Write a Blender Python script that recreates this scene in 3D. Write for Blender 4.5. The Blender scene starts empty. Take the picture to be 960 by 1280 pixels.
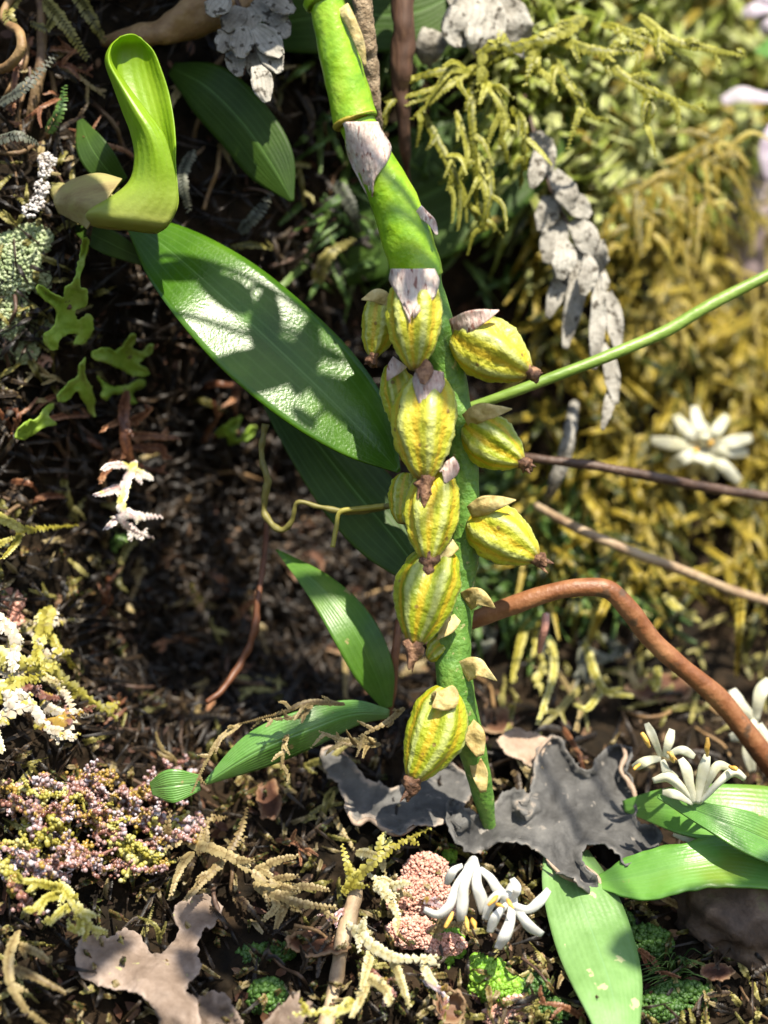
import bpy, math, random
import numpy as np
from mathutils import Vector, noise
from mathutils.geometry import delaunay_2d_cdt

random.seed(7); rng = np.random.default_rng(7)
SC = bpy.context.scene
COL = SC.collection

# ------------------------------------------------------------------ camera, sky, sun, exposure
D = 2.0                       # camera to the flower spike; 1 unit = 10 cm, 0.001 = one pixel of the photo there
CZ = 0.70
cam_d = bpy.data.cameras.new('camera'); cam = bpy.data.objects.new('camera', cam_d); COL.objects.link(cam)
cam.location = (0, -D, CZ); cam.rotation_euler = (math.radians(90), 0, 0)
cam_d.sensor_fit = 'VERTICAL'; cam_d.sensor_height = 36; cam_d.lens = 36 * D / 1.28
cam_d.clip_start = 0.01; cam_d.clip_end = 200
cam_d.dof.use_dof = True; cam_d.dof.focus_distance = D + 0.02; cam_d.dof.aperture_fstop = 1.35
SC.camera = cam

SUN = Vector((0.22, -0.60, 0.77)).normalized()
w = bpy.data.worlds.new('World'); SC.world = w; w.use_nodes = True
nt = w.node_tree; nt.nodes.clear()
sky = nt.nodes.new('ShaderNodeTexSky'); sky.sky_type = 'NISHITA'; sky.sun_disc = False
sky.sun_elevation = math.asin(SUN.z); sky.sun_rotation = math.atan2(SUN.x, SUN.y)
bg = nt.nodes.new('ShaderNodeBackground'); bg.inputs[1].default_value = 0.105
ow = nt.nodes.new('ShaderNodeOutputWorld')
nt.links.new(sky.outputs[0], bg.inputs[0]); nt.links.new(bg.outputs[0], ow.inputs[0])
sd = bpy.data.lights.new('sun', 'SUN'); sd.energy = 5.0; sd.angle = math.radians(0.5); sd.color = (1, 0.92, 0.77)
so = bpy.data.objects.new('sun', sd); COL.objects.link(so); so.rotation_euler = SUN.to_track_quat('Z', 'Y').to_euler()
so.location = SUN * 5
SC.view_settings.view_transform = 'Standard'; SC.view_settings.look = 'None'
SC.view_settings.exposure = 1.05; SC.view_settings.gamma = 1.0
SC.render.engine = 'CYCLES'
SC.cycles.use_denoising = True
SC.cycles.max_bounces = 8; SC.cycles.diffuse_bounces = 3; SC.cycles.transparent_max_bounces = 8

# ------------------------------------------------------------------ helpers
def P(px, py, y=0.0):
    k = 0.001 * (D + y) / D
    return np.array(((px - 480) * k, y, CZ + (640 - py) * k))

def K(y): return 0.001 * (D + y) / D

def crom(pts, n):
    """smooth curve through points (any dimension), n samples"""
    p = np.asarray(pts, float)
    if len(p) == 1: return np.repeat(p, n, 0)
    p = np.vstack([2 * p[0] - p[1], p, 2 * p[-1] - p[-2]])
    t = np.linspace(0, len(p) - 3, n); i = np.minimum(t.astype(int), len(p) - 4); f = (t - i)[:, None]
    a, b, c, d = p[i], p[i + 1], p[i + 2], p[i + 3]
    return 0.5 * (2 * b + (c - a) * f + (2 * a - 5 * b + 4 * c - d) * f ** 2 + (3 * b - a - 3 * c + d) * f ** 3)

def curve3(pts, n):
    """pts: (px,py,y) -> smooth world points"""
    return crom([P(*q) for q in pts], n)

# bank relief: depth behind the spike, at picture points
GX = [-900, -300, 0, 250, 480, 700, 960, 1300, 2000]
GY = [-900, -450, -200, 0, 300, 600, 800, 950, 1100, 1280, 1700]
GD = np.array([
 [.1, .1, .1, .0, .05, .35, .9, 1.5, 1.9],
 [.1, .1, .06, -.24, -.17, .25, .85, 1.4, 1.9],  # bulge above the frame, added to shade the hollow
 [.1, .12, .13, .03, .07, .42, .95, 1.45, 1.85],
 [.10, .16, .22, .30, .38, .58, 1.05, 1.5, 1.8],
 [.08, .12, .14, .28, .46, .66, 1.0, 1.4, 1.7],
 [.06, .12, .22, .50, .60, .68, .80, 1.1, 1.4],
 [.02, .06, .16, .52, .54, .50, .55, .70, .9],
 [-.05, .0, .06, .26, .24, .27, .33, .40, .5],
 [-.12, -.05, .0, .10, .10, .13, .18, .22, .3],
 [-.22, -.16, -.10, -.06, -.05, -.03, .0, .02, .1],
 [-.60, -.55, -.50, -.46, -.46, -.44, -.42, -.4, -.4]])
def _w(G, v):
    v = min(max(v, G[0]), G[-1] - 1e-6)
    for i in range(len(G) - 1):
        if v < G[i + 1]: break
    f = (v - G[i]) / (G[i + 1] - G[i]); return i, f * f * (3 - 2 * f) * .6 + f * .4
def bank_y(px, py):
    i, f = _w(GX, px); j, g = _w(GY, py)
    return float((GD[j, i] * (1 - f) + GD[j, i + 1] * f) * (1 - g) + (GD[j + 1, i] * (1 - f) + GD[j + 1, i + 1] * f) * g)
def B(px, py, lift=0.0): return P(px, py, bank_y(px, py) - lift)

class MB:
    def __init__(s): s.v = []; s.f = []; s.n = 0; s.t = []; s.uv = []; s.has_uv = False
    def add(s, v, faces, tint=0.5, uv=None):
        v = np.asarray(v, float); k = len(v)
        s.v.append(v)
        for a in faces:
            a = np.asarray(a, int)
            if a.size: s.f.append(a + s.n)
        s.t.append(np.broadcast_to(np.asarray(tint, float), (k,)))
        if uv is None: uv = np.zeros((k, 2))
        else: s.has_uv = True
        s.uv.append(np.asarray(uv, float)); s.n += k
    def build(s, name, mat, parent=None, origin=None, smooth=True, solid=0.0, disp=None):
        V = np.vstack(s.v)
        if disp: V = disp(V)
        o0 = np.zeros(3)
        if parent is not None: o0 = np.array(parent.get('_o', (0, 0, 0)))
        elif origin is not None: o0 = np.asarray(origin, float)
        V = V - o0
        me = bpy.data.meshes.new(name)
        nv = len(V); me.vertices.add(nv); me.vertices.foreach_set('co', V.ravel().astype('f'))
        lv = []; ls = []; c = 0
        for a in s.f:
            lv.append(a.ravel()); k = a.shape[1]; ls.append(c + k * np.arange(len(a))); c += a.size
        lv = np.concatenate(lv); ls = np.concatenate(ls)
        me.loops.add(len(lv)); me.loops.foreach_set('vertex_index', lv.astype('i'))
        me.polygons.add(len(ls)); me.polygons.foreach_set('loop_start', ls.astype('i'))
        if s.has_uv:
            U = np.vstack(s.uv)[lv]; l = me.uv_layers.new(name='UVMap'); l.data.foreach_set('uv', U.ravel().astype('f'))
        at = me.attributes.new('tint', 'FLOAT', 'POINT'); at.data.foreach_set('value', np.concatenate(s.t).astype('f'))
        me.update(calc_edges=True); me.validate()
        if smooth: me.polygons.foreach_set('use_smooth', np.ones(len(me.polygons), dtype=bool))
        me.materials.append(M[mat] if isinstance(mat, str) else mat)
        o = bpy.data.objects.new(name, me); COL.objects.link(o)
        if parent is not None:
            o.parent = parent; o['_o'] = [float(x) for x in o0]
        else:
            o.location = o0; o['_o'] = [float(x) for x in o0]
        if solid:
            m = o.modifiers.new('solid', 'SOLIDIFY'); m.thickness = solid; m.offset = 0
        return o

def thing(name, label, cat, origin, group=None):
    o = bpy.data.objects.new(name, None); COL.objects.link(o); o.location = origin
    o['_o'] = [float(x) for x in origin]; o.empty_display_size = 0.02
    return tag(o, label, cat, group)
def tag(o, label, cat=None, group=None, kind=None):
    o['label'] = label
    if cat: o['category'] = cat
    if group: o['group'] = group
    if kind: o['kind'] = kind
    return o

# ------------------------------------------------------------------ materials
M = {}
def mat(name, cols, scale=30, rough=.5, trans=0., bump=.3, bscale=None, spec=.5, coat=0., attr=.5, tcol=None, stretch=None, spots=None, detail=5, sheen=0, uvfn=None, rvar=.0, rnd=.25, ribs=0):
    """cols: colours across a ramp driven by noise, the tint attribute and the object's random value"""
    m = bpy.data.materials.new(name); M[name] = m; m.use_nodes = True
    t = m.node_tree; N = t.nodes; L = t.links; N.clear()
    out = N.new('ShaderNodeOutputMaterial'); b = N.new('ShaderNodeBsdfPrincipled')
    tc = N.new('ShaderNodeTexCoord'); src = tc.outputs['Object']
    if stretch:
        mp = N.new('ShaderNodeMapping'); mp.inputs['Scale'].default_value = stretch; L.new(src, mp.inputs[0]); src = mp.outputs[0]
    ns = N.new('ShaderNodeTexNoise'); ns.inputs['Scale'].default_value = scale; ns.inputs['Detail'].default_value = detail
    ns.inputs['Roughness'].default_value = .65; L.new(src, ns.inputs['Vector'])
    def math_(op, a, b_=None, c=None):
        n = N.new('ShaderNodeMath'); n.operation = op
        for i, x in enumerate((a, b_, c)):
            if x is None: continue
            if isinstance(x, (int, float)): n.inputs[i].default_value = x
            else: L.new(x, n.inputs[i])
        return n.outputs[0]
    at = N.new('ShaderNodeAttribute'); at.attribute_name = 'tint'
    oi = N.new('ShaderNodeObjectInfo')
    nz = math_('MULTIPLY_ADD', ns.outputs[0], 2.0, -0.5)
    f = math_('MULTIPLY', nz, 1 - attr)
    f = math_('MULTIPLY_ADD', at.outputs['Fac'], attr, f)
    f = math_('ADD', f, math_('MULTIPLY_ADD', oi.outputs['Random'], rnd, -rnd / 2))
    rp = N.new('ShaderNodeValToRGB'); el = rp.color_ramp.elements
    for i, c in enumerate(cols):
        pos = 0.15 + 0.7 * i / max(1, len(cols) - 1)
        e = el[i] if i < 2 else el.new(pos)
        e.position = pos; e.color = (*c, 1)
    L.new(f, rp.inputs[0]); col = rp.outputs[0]
    def mixc(fac, a, c):
        mx = N.new('ShaderNodeMix'); mx.data_type = 'RGBA'
        L.new(fac, mx.inputs[0]); L.new(a, mx.inputs[6])
        if isinstance(c, tuple): mx.inputs[7].default_value = (*c, 1)
        else: L.new(c, mx.inputs[7])
        return mx.outputs[2]
    def ramp(x, lo, hi, mode='LINEAR'):
        r = N.new('ShaderNodeMapRange'); r.inputs[1].default_value = lo; r.inputs[2].default_value = hi; L.new(x, r.inputs[0])
        return r.outputs[0]
    if uvfn: col = uvfn(dict(N=N, L=L, tc=tc, math_=math_, mixc=mixc, ramp=ramp, ns=ns, src=src), col)
    if spots:
        for (sc, lo, hi, c) in spots:
            n2 = N.new('ShaderNodeTexNoise'); n2.inputs['Scale'].default_value = sc; n2.inputs['Detail'].default_value = 3; L.new(src, n2.inputs['Vector'])
            col = mixc(ramp(n2.outputs[0], lo, hi), col, c)
    L.new(col, b.inputs['Base Color'])
    if rvar:
        L.new(math_('MULTIPLY_ADD', ns.outputs[0], rvar, rough - rvar / 2), b.inputs['Roughness'])
    else: b.inputs['Roughness'].default_value = rough
    b.inputs['Specular IOR Level'].default_value = spec
    b.inputs['Coat Weight'].default_value = coat; b.inputs['Coat Roughness'].default_value = .25
    if sheen: b.inputs['Sheen Weight'].default_value = sheen
    if bump:
        nb = N.new('ShaderNodeTexNoise'); nb.inputs['Scale'].default_value = bscale or scale * 4; nb.inputs['Detail'].default_value = 4
        L.new(src, nb.inputs['Vector'])
        bp = N.new('ShaderNodeBump'); bp.inputs['Strength'].default_value = bump; bp.inputs['Distance'].default_value = .004
        hgt = nb.outputs[0]
        if ribs:      # fine raised veins along the blade, stronger relief at the midrib
            sx = N.new('ShaderNodeSeparateXYZ'); L.new(tc.outputs['UV'], sx.inputs[0])
            wv = math_('SINE', math_('MULTIPLY_ADD', sx.outputs[0], 6.283 * ribs, math_('MULTIPLY', ns.outputs[0], 1.5)))
            dm = ramp(math_('ABSOLUTE', math_('SUBTRACT', sx.outputs[0], .5)), .035, .0)
            hgt = math_('ADD', math_('MULTIPLY_ADD', wv, .22, hgt), math_('MULTIPLY', dm, -1.6))
        L.new(hgt, bp.inputs['Height']); L.new(bp.outputs[0], b.inputs['Normal'])
    if trans:
        tr = N.new('ShaderNodeBsdfTranslucent')
        if tcol:
            mx = N.new('ShaderNodeMix'); mx.data_type = 'RGBA'; mx.blend_type = 'MULTIPLY'; mx.inputs[0].default_value = 1
            L.new(col, mx.inputs[6]); mx.inputs[7].default_value = (*tcol, 1); L.new(mx.outputs[2], tr.inputs[0])
        else: L.new(col, tr.inputs[0])
        ms = N.new('ShaderNodeMixShader'); ms.inputs[0].default_value = trans
        L.new(b.outputs[0], ms.inputs[1]); L.new(tr.outputs[0], ms.inputs[2]); L.new(ms.outputs[0], out.inputs[0])
    else: L.new(b.outputs[0], out.inputs[0])
    return m

def leaf_veins(rib=(.16, .3, .08), veins=.35, n=9, speck=None):
    def fn(k, col):
        N, L = k['N'], k['L']
        sp = N.new('ShaderNodeSeparateXYZ'); L.new(k['tc'].outputs['UV'], sp.inputs[0])
        u = sp.outputs[0]
        d = k['math_']('ABSOLUTE', k['math_']('SUBTRACT', u, .5))
        r = k['ramp'](d, .016, .002)
        col = k['mixc'](k['math_']('MULTIPLY', r, .45), col, rib)
        s = k['math_']('SINE', k['math_']('MULTIPLY', u, 6.283 * n))
        col = k['mixc'](k['math_']('MULTIPLY', k['ramp'](s, .6, 1), veins * .4), col, rib)
        if speck:
            v = N.new('ShaderNodeTexVoronoi'); v.inputs['Scale'].default_value = speck[0]; L.new(k['tc'].outputs['Object'], v.inputs['Vector'])
            col = k['mixc'](k['ramp'](v.outputs['Distance'], speck[1], speck[1] * .6), col, speck[2])
        return col
    return fn

def capsule_cols(k, col):
    N, L = k['N'], k['L']
    sp = N.new('ShaderNodeSeparateXYZ'); L.new(k['tc'].outputs['UV'], sp.inputs[0])
    wob = k['math_']('MULTIPLY_ADD', k['ns'].outputs[0], .03, -.015)
    u = k['math_']('ADD', sp.outputs[0], wob)
    c = k['math_']('COSINE', k['math_']('MULTIPLY', u, 6.2832 * 6))
    col = k['mixc'](k['math_']('MULTIPLY', k['ramp'](c, -.35, -1.), .62), col, (.66, .40, .02))     # grooves: orange yellow
    col = k['mixc'](k['math_']('MULTIPLY', k['ramp'](c, .5, 1.), .7), col, (.50, .55, .20))   # crests: pale green
    v = sp.outputs[1]
    col = k['mixc'](k['math_']('MULTIPLY', k['ramp'](v, .9, 1.), .8), col, (.20, .10, .03))
    vo = N.new('ShaderNodeTexVoronoi'); vo.inputs['Scale'].default_value = 42; L.new(k['tc'].outputs['Object'], vo.inputs['Vector'])
    col = k['mixc'](k['math_']('MULTIPLY', k['ramp'](vo.outputs['Distance'], .14, .09), .75), col, (.18, .09, .03))
    return col

mat('soil', [(.004, .003, .002), (.012, .008, .004), (.028, .017, .009), (.045, .034, .014)], 22, .85, spec=.15, bump=1.0, bscale=90, attr=.35)
mat('stem_green', [(.15, .33, .008), (.25, .45, .012), (.36, .54, .04)], 30, .36, trans=.12, bump=.55, bscale=95, coat=.25, attr=0, rnd=0)
mat('stem_dark', [(.06, .15, .02), (.10, .22, .03), (.16, .28, .05)], 60, .5, bump=.7, bscale=150, attr=0, rnd=0, spots=[(90, .64, .7, (.30, .30, .12))])
mat('capsule', [(.22, .29, .012), (.38, .42, .02), (.54, .52, .05)], 42, .42, trans=.16, bump=.8, bscale=150, coat=.15, attr=.45, rnd=.5, uvfn=capsule_cols)
mat('dry_tip', [(.03, .014, .008), (.13, .06, .03), (.34, .19, .10)], 90, .7, bump=.9, bscale=200, attr=.2)
mat('bract_pink', [(.46, .28, .24), (.62, .48, .42), (.72, .66, .58)], 70, .6, trans=.15, bump=.8, bscale=160, attr=.15, stretch=(2, 1, .6), spots=[(110, .6, .68, (.28, .13, .1))])
mat('bract_tan', [(.36, .25, .08), (.54, .43, .17), (.64, .55, .28)], 60, .6, trans=.2, bump=.6, bscale=150, attr=.1)
mat('ring', [(.26, .20, .02), (.42, .34, .04)], 50, .5)
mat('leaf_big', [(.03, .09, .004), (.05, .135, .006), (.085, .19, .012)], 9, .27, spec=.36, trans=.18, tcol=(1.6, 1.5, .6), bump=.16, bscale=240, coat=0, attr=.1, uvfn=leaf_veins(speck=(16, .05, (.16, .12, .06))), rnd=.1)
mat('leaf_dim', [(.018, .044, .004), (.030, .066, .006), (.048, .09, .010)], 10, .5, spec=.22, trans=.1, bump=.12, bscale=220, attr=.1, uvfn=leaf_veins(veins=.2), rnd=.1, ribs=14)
mat('leaf_mid', [(.05, .13, .012), (.08, .19, .018), (.12, .25, .03)], 12, .4, trans=.22, bump=.12, bscale=220, attr=.1, uvfn=leaf_veins(n=7), rnd=.1, ribs=14, spots=[(34, .70, .73, (.30, .26, .10)), (9, .58, .75, (.16, .26, .03))])
mat('leaf_pale', [(.12, .24, .06), (.19, .34, .11), (.27, .42, .20)], 12, .38, trans=.2, bump=.15, bscale=260, attr=.1, uvfn=leaf_veins(rib=(.2, .36, .16), veins=.15), rnd=.1, stretch=(1, 1, .6), spots=[(44, .655, .68, (.46, .48, .24))], ribs=14)
mat('leaf_sheen', [(.07, .19, .025), (.11, .26, .045), (.16, .31, .09)], 14, .32, trans=.16, bump=.35, bscale=120, attr=.1, coat=.3, uvfn=leaf_veins(rib=(.18, .34, .16), veins=.15), rnd=.1, ribs=14, spots=[(34, .70, .73, (.30, .26, .10)), (9, .58, .75, (.16, .26, .03))])
mat('leaf_right', [(.09, .24, .035), (.13, .31, .05), (.17, .36, .08)], 12, .36, trans=.25, bump=.12, bscale=220, attr=.1, uvfn=leaf_veins(rib=(.2, .4, .1)), rnd=.1, ribs=14, spots=[(34, .70, .73, (.30, .26, .10)), (9, .58, .75, (.16, .26, .03))])
def curl_cols(k, col):
    col = leaf_veins(rib=(.34, .52, .05), veins=.5, n=16)(k, col)
    sp = k['N'].new('ShaderNodeSeparateXYZ'); k['L'].new(k['tc'].outputs['UV'], sp.inputs[0])
    return k['mixc'](k['math_']('MULTIPLY', k['ramp'](sp.outputs[1], .55, .95), .85), col, (.50, .48, .15))
mat('leaf_curl', [(.24, .42, .012), (.32, .52, .02), (.40, .58, .05)], 14, .4, trans=.5, bump=.2, bscale=160, attr=.2, coat=.2, uvfn=curl_cols, rnd=0, ribs=18)
mat('sheath_beige', [(.26, .17, .08), (.44, .38, .16), (.46, .50, .16)], 16, .5, trans=.35, bump=.5, stretch=(.4, 1, 2), attr=.3)
mat('lichen_grey', [(.040, .039, .038), (.075, .073, .071), (.125, .121, .115), (.38, .31, .25)], 22, .62, spec=.25, trans=.04, bump=.9, bscale=75, attr=.4, spots=[(60, .66, .7, (.20, .18, .16))])
mat('lichen_rim', [(.22, .14, .09), (.42, .32, .24)], 60, .6, bump=.4)
mat('lichen_tan', [(.085, .06, .044), (.16, .115, .086), (.24, .18, .14), (.36, .28, .23)], 20, .6, spec=.25, trans=.12, bump=.9, bscale=65, attr=.35, spots=[(70, .67, .72, (.35, .34, .15))])
mat('lichen_green', [(.16, .28, .02), (.27, .42, .04), (.36, .48, .10)], 40, .5, trans=.35, bump=.4, bscale=120, attr=.2, spots=[(150, .68, .72, (.10, .08, .04))])
mat('crust_green', [(.12, .18, .07), (.25, .32, .15), (.40, .45, .28)], 40, .7, bump=.5, attr=.6)
mat('crust_pink', [(.42, .18, .13), (.58, .30, .23), (.64, .44, .36)], 40, .6, bump=.6, attr=.6, spots=[(80, .62, .68, (.45, .40, .34))])
mat('white_glint', [(.16, .12, .09), (.42, .38, .36), (.62, .60, .60)], 40, .35, bump=.5, attr=.5)  # white of sunlit glints put into the colour
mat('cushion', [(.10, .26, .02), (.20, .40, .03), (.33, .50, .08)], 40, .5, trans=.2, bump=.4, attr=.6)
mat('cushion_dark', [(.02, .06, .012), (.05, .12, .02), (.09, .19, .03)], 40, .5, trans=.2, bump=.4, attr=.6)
mat('twig_red', [(.09, .035, .014), (.20, .075, .028), (.34, .16, .07)], 24, .5, bump=.5, bscale=110, attr=.3, stretch=(1, 1, 1), spots=[(34, .6, .68, (.10, .055, .03))])
mat('twig_dark', [(.035, .018, .012), (.075, .042, .028), (.15, .10, .07)], 26, .55, bump=.6, bscale=120, attr=.3)
mat('stalk_fibre', [(.03, .014, .008), (.09, .042, .022), (.20, .11, .06)], 40, .7, bump=1., bscale=60, attr=.1, stretch=(1, 1, .1))
mat('twig_pale', [(.20, .12, .07), (.38, .28, .17), (.50, .41, .29)], 24, .6, bump=.5, bscale=120, attr=.3)
mat('twig_fuzz', [(.09, .06, .03), (.20, .14, .08), (.34, .26, .17)], 90, .8, bump=1., bscale=220, attr=.2)
mat('root', [(.035, .018, .010), (.09, .05, .026), (.20, .13, .06)], 30, .6, bump=.6, bscale=160, attr=.4, rnd=.4)
mat('root_tan', [(.09, .05, .025), (.22, .13, .055), (.36, .25, .11)], 24, .6, bump=.9, bscale=70, attr=.4)
mat('grass_stem', [(.13, .22, .03), (.20, .31, .055), (.27, .37, .09)], 30, .4, trans=.1, bump=.3, stretch=(.3, 1, 1), attr=.3)
mat('fern_grey', [(.14, .125, .10), (.31, .29, .25), (.45, .43, .38)], 40, .7, trans=.1, bump=.9, bscale=120, attr=.3, spots=[(75, .58, .64, (.06, .05, .035))], uvfn=leaf_veins(rib=(.09, .08, .06), veins=.8, n=5))
mat('petal', [(.70, .69, .62), (.78, .78, .74), (.84, .84, .82)], 30, .45, trans=.4, bump=.15, attr=.2)
mat('petal_cream', [(.62, .60, .40), (.72, .71, .56), (.78, .78, .70)], 30, .45, trans=.4, bump=.15, attr=.2)
mat('petal_lilac', [(.60, .50, .62), (.72, .64, .74), (.80, .76, .82)], 30, .5, trans=.4, bump=.15, attr=.2)
mat('anther', [(.50, .24, .03), (.66, .38, .07), (.72, .52, .18)], 50, .5, bump=.4)
mat('litter', [(.03, .012, .007), (.085, .034, .018), (.15, .07, .035), (.24, .15, .08)], 30, .65, trans=.12, bump=.6, bscale=100, attr=.7)
mat('stone_mauve', [(.16, .12, .12), (.27, .21, .22), (.34, .30, .27)], 8, .8, bump=.5, attr=.2)
mat('bark', [(.03, .02, .015), (.09, .06, .042), (.19, .14, .10)], 22, .75, bump=1., bscale=70, attr=.2, spots=[(22, .6, .7, (.09, .10, .03))])
def moss(name, cols, rough=.5, trans=.25, attr=.75, **kw): mat(name, cols, 45, rough, trans=trans, bump=0, attr=attr, rnd=kw.pop('rnd', .35), **kw)
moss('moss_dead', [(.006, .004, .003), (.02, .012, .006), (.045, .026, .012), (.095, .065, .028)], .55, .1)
moss('moss_olive', [(.06, .055, .012), (.14, .13, .03), (.25, .22, .06), (.36, .32, .12)], .5)
moss('moss_brown', [(.09, .03, .014), (.22, .09, .042), (.36, .19, .10)], .45)
moss('moss_gold', [(.04, .05, .008), (.14, .13, .014), (.29, .21, .02), (.42, .31, .035), (.50, .45, .11)], .5, .35)
moss('moss_lime', [(.09, .14, .015), (.23, .29, .035), (.38, .43, .09), (.52, .55, .24)], .5, .4)  # pale green of the hazy light put into the base colour
moss('moss_straw', [(.24, .18, .07), (.42, .35, .15), (.56, .50, .27), (.64, .60, .42)], .45, .25)
moss('moss_hang', [(.09, .10, .008), (.20, .20, .015), (.33, .32, .04), (.44, .44, .10)], .5, .3)
moss('moss_mixed', [(.02, .012, .006), (.07, .10, .02), (.15, .055, .03), (.20, .18, .05), (.28, .22, .12)], .45, .2, attr=.9)
moss('moss_yellow', [(.18, .15, .015), (.34, .30, .04), (.47, .43, .10), (.56, .53, .25)], .45, .3)
moss('moss_glint_white', [(.34, .27, .16), (.50, .43, .33), (.62, .58, .50)], .3, .2, spots=[(60, .56, .64, (.42, .36, .07))])  # lighter base: overexposed sun and wet glints put into the colour
moss('moss_spray', [(.42, .22, .20), (.58, .46, .44), (.66, .62, .56)], .3, .2, spots=[(26, .5, .62, (.55, .52, .12))])  # whiteness of the sunlit strands put into the base colour
moss('moss_pink', [(.13, .05, .035), (.28, .13, .10), (.42, .29, .29), (.56, .52, .58)], .2, .2, spots=[(38, .55, .62, (.36, .24, .05))])
moss('moss_green', [(.02, .05, .012), (.05, .11, .022), (.10, .19, .035), (.18, .27, .07)], .5)
moss('moss_tan', [(.14, .09, .035), (.27, .20, .085), (.40, .32, .15)], .5)
moss('moss_grey', [(.05, .055, .045), (.11, .12, .09), (.20, .20, .15)], .55)

# ------------------------------------------------------------------ shape builders
def frames(pts, nref):
    t = np.gradient(pts, axis=0); t /= np.linalg.norm(t, axis=1)[:, None] + 1e-12
    n = nref - t * (t @ nref)[:, None]
    bad = np.linalg.norm(n, axis=1) < .2
    n[bad] += np.array((.31, .2, .41)); n = n - t * np.sum(n * t, 1)[:, None]
    n /= np.linalg.norm(n, axis=1)[:, None]
    return t, n, np.cross(t, n)

CAMN = np.array((0., -1., .25)); CAMN /= np.linalg.norm(CAMN)

def tube(mb, pts, radii, seg=10, rough=0., tint=.5, cap=True, flat=1.0, fr=60):
    n = len(pts); rad = crom(np.asarray(radii, float)[:, None], n)[:, 0] if len(radii) != n else np.asarray(radii)
    t, nn, bb = frames(pts, CAMN)
    a = np.linspace(0, 2 * np.pi, seg, endpoint=False)
    ring = nn[:, None, :] * np.cos(a)[None, :, None] * flat + bb[:, None, :] * np.sin(a)[None, :, None]
    r = np.repeat(np.maximum(rad, 2e-4)[:, None], seg, 1)
    if rough:
        q = pts[:, None, :] + ring * r[..., None]
        for i in range(n):
            for j in range(seg):
                r[i, j] *= 1 + rough * noise.noise(Vector(q[i, j] * fr))
    V = (pts[:, None, :] + ring * r[..., None]).reshape(-1, 3)
    i, j = np.meshgrid(np.arange(n - 1), np.arange(seg), indexing='ij'); j2 = (j + 1) % seg
    F = np.stack([i * seg + j, i * seg + j2, (i + 1) * seg + j2, (i + 1) * seg + j], -1).reshape(-1, 4)
    uv = np.stack([np.tile(a / 6.2832, n), np.repeat(np.linspace(0, 1, n), seg)], 1)
    fs = [F]
    if cap:
        V = np.vstack([V, pts[0], pts[-1]]); uv = np.vstack([uv, (.5, 0), (.5, 1)]); k = n * seg; jj = np.arange(seg)
        fs.append(np.stack([np.full(seg, k), (jj + 1) % seg, jj], 1))
        fs.append(np.stack([np.full(seg, k + 1), (n - 1) * seg + jj, (n - 1) * seg + (jj + 1) % seg], 1))
    mb.add(V, fs, tint, uv)

def loft(mb, rows, nu=24, nv=12, wob=0., tint=.5):
    """rows of control points (px,py,y) -> smooth sheet"""
    C = np.array([[P(*q) for q in r] for r in rows])                # R x C x 3
    A = np.stack([crom(C[i], nv) for i in range(len(C))])            # R x nv
    G = np.stack([crom(A[:, j], nu) for j in range(nv)], 1)          # nu x nv
    return sheet_grid(mb, G, wob, tint)

def sheet_grid(mb, G, wob=0., tint=.5, fr=9):
    nu, nv = G.shape[:2]
    if wob:
        off = random.random() * 50
        for i in range(nu):
            for j in range(nv):
                G[i, j, 1] += wob * noise.noise(Vector(G[i, j] * fr) + Vector((off, 0, 0)))
    i, j = np.meshgrid(np.arange(nu - 1), np.arange(nv - 1), indexing='ij')
    F = np.stack([i * nv + j, i * nv + j + 1, (i + 1) * nv + j + 1, (i + 1) * nv + j], -1).reshape(-1, 4)
    u, v = np.meshgrid(np.linspace(0, 1, nv), np.linspace(0, 1, nu))
    mb.add(G.reshape(-1, 3), [F], tint, np.stack([u.ravel(), v.ravel()], 1))

def blade(mb, mid, widths, fold=(.0, .0), cup=0., nu=40, nv=13, wob=.004, tint=.5, edge=0., fr=9):
    """leaf blade: midline (px,py,y), half widths px along it (pairs left,right or one), fold = depth of the two edges against the midrib"""
    c = curve3(mid, nu)
    wl = crom([[x, x] if np.isscalar(x) else x for x in widths], nu)
    t = np.gradient(c, axis=0); t[:, 1] = 0; t /= np.linalg.norm(t, axis=1)[:, None]
    side = np.stack([-t[:, 2], np.zeros(nu), t[:, 0]], 1)             # towards picture-up-left of the direction of growth
    s = np.linspace(-1, 1, nv)
    G = np.zeros((nu, nv, 3))
    for j, q in enumerate(s):
        wd = wl[:, 0] if q < 0 else wl[:, 1]
        kk = np.maximum(wd, .15) * np.array([K(y) for y in c[:, 1]])
        G[:, j] = c + side * (kk * q)[:, None]
        f = fold[0] if q < 0 else fold[1]
        prof = np.minimum(1, np.maximum(wd, 0) / max(1e-6, wl.max()))
        G[:, j, 1] += f * abs(q) ** 1.2 * prof + cup * (q * q) * prof
        if edge: G[:, j, 1] += edge * abs(q) ** 3 * np.array([noise.noise(Vector((i * .22, q * 3, widths[0] if np.isscalar(widths[0]) else 1.))) for i in range(nu)])
    sheet_grid(mb, G, wob, tint, fr)

def outline(px, n=None, closed=True):
    p = np.asarray(px, float); q = np.vstack([p[-1:], p, p[:2]])
    n = n or len(p) * 7
    t = np.linspace(0, len(p), n, endpoint=False); i = t.astype(int); f = (t - i)[:, None]
    a, b, c, d = q[i], q[i + 1], q[i + 2], q[np.minimum(i + 3, len(q) - 1)]
    return .5 * (2 * b + (c - a) * f + (2 * a - 5 * b + 4 * c - d) * f ** 2 + (3 * b - a - 3 * c + d) * f ** 3)

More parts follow.
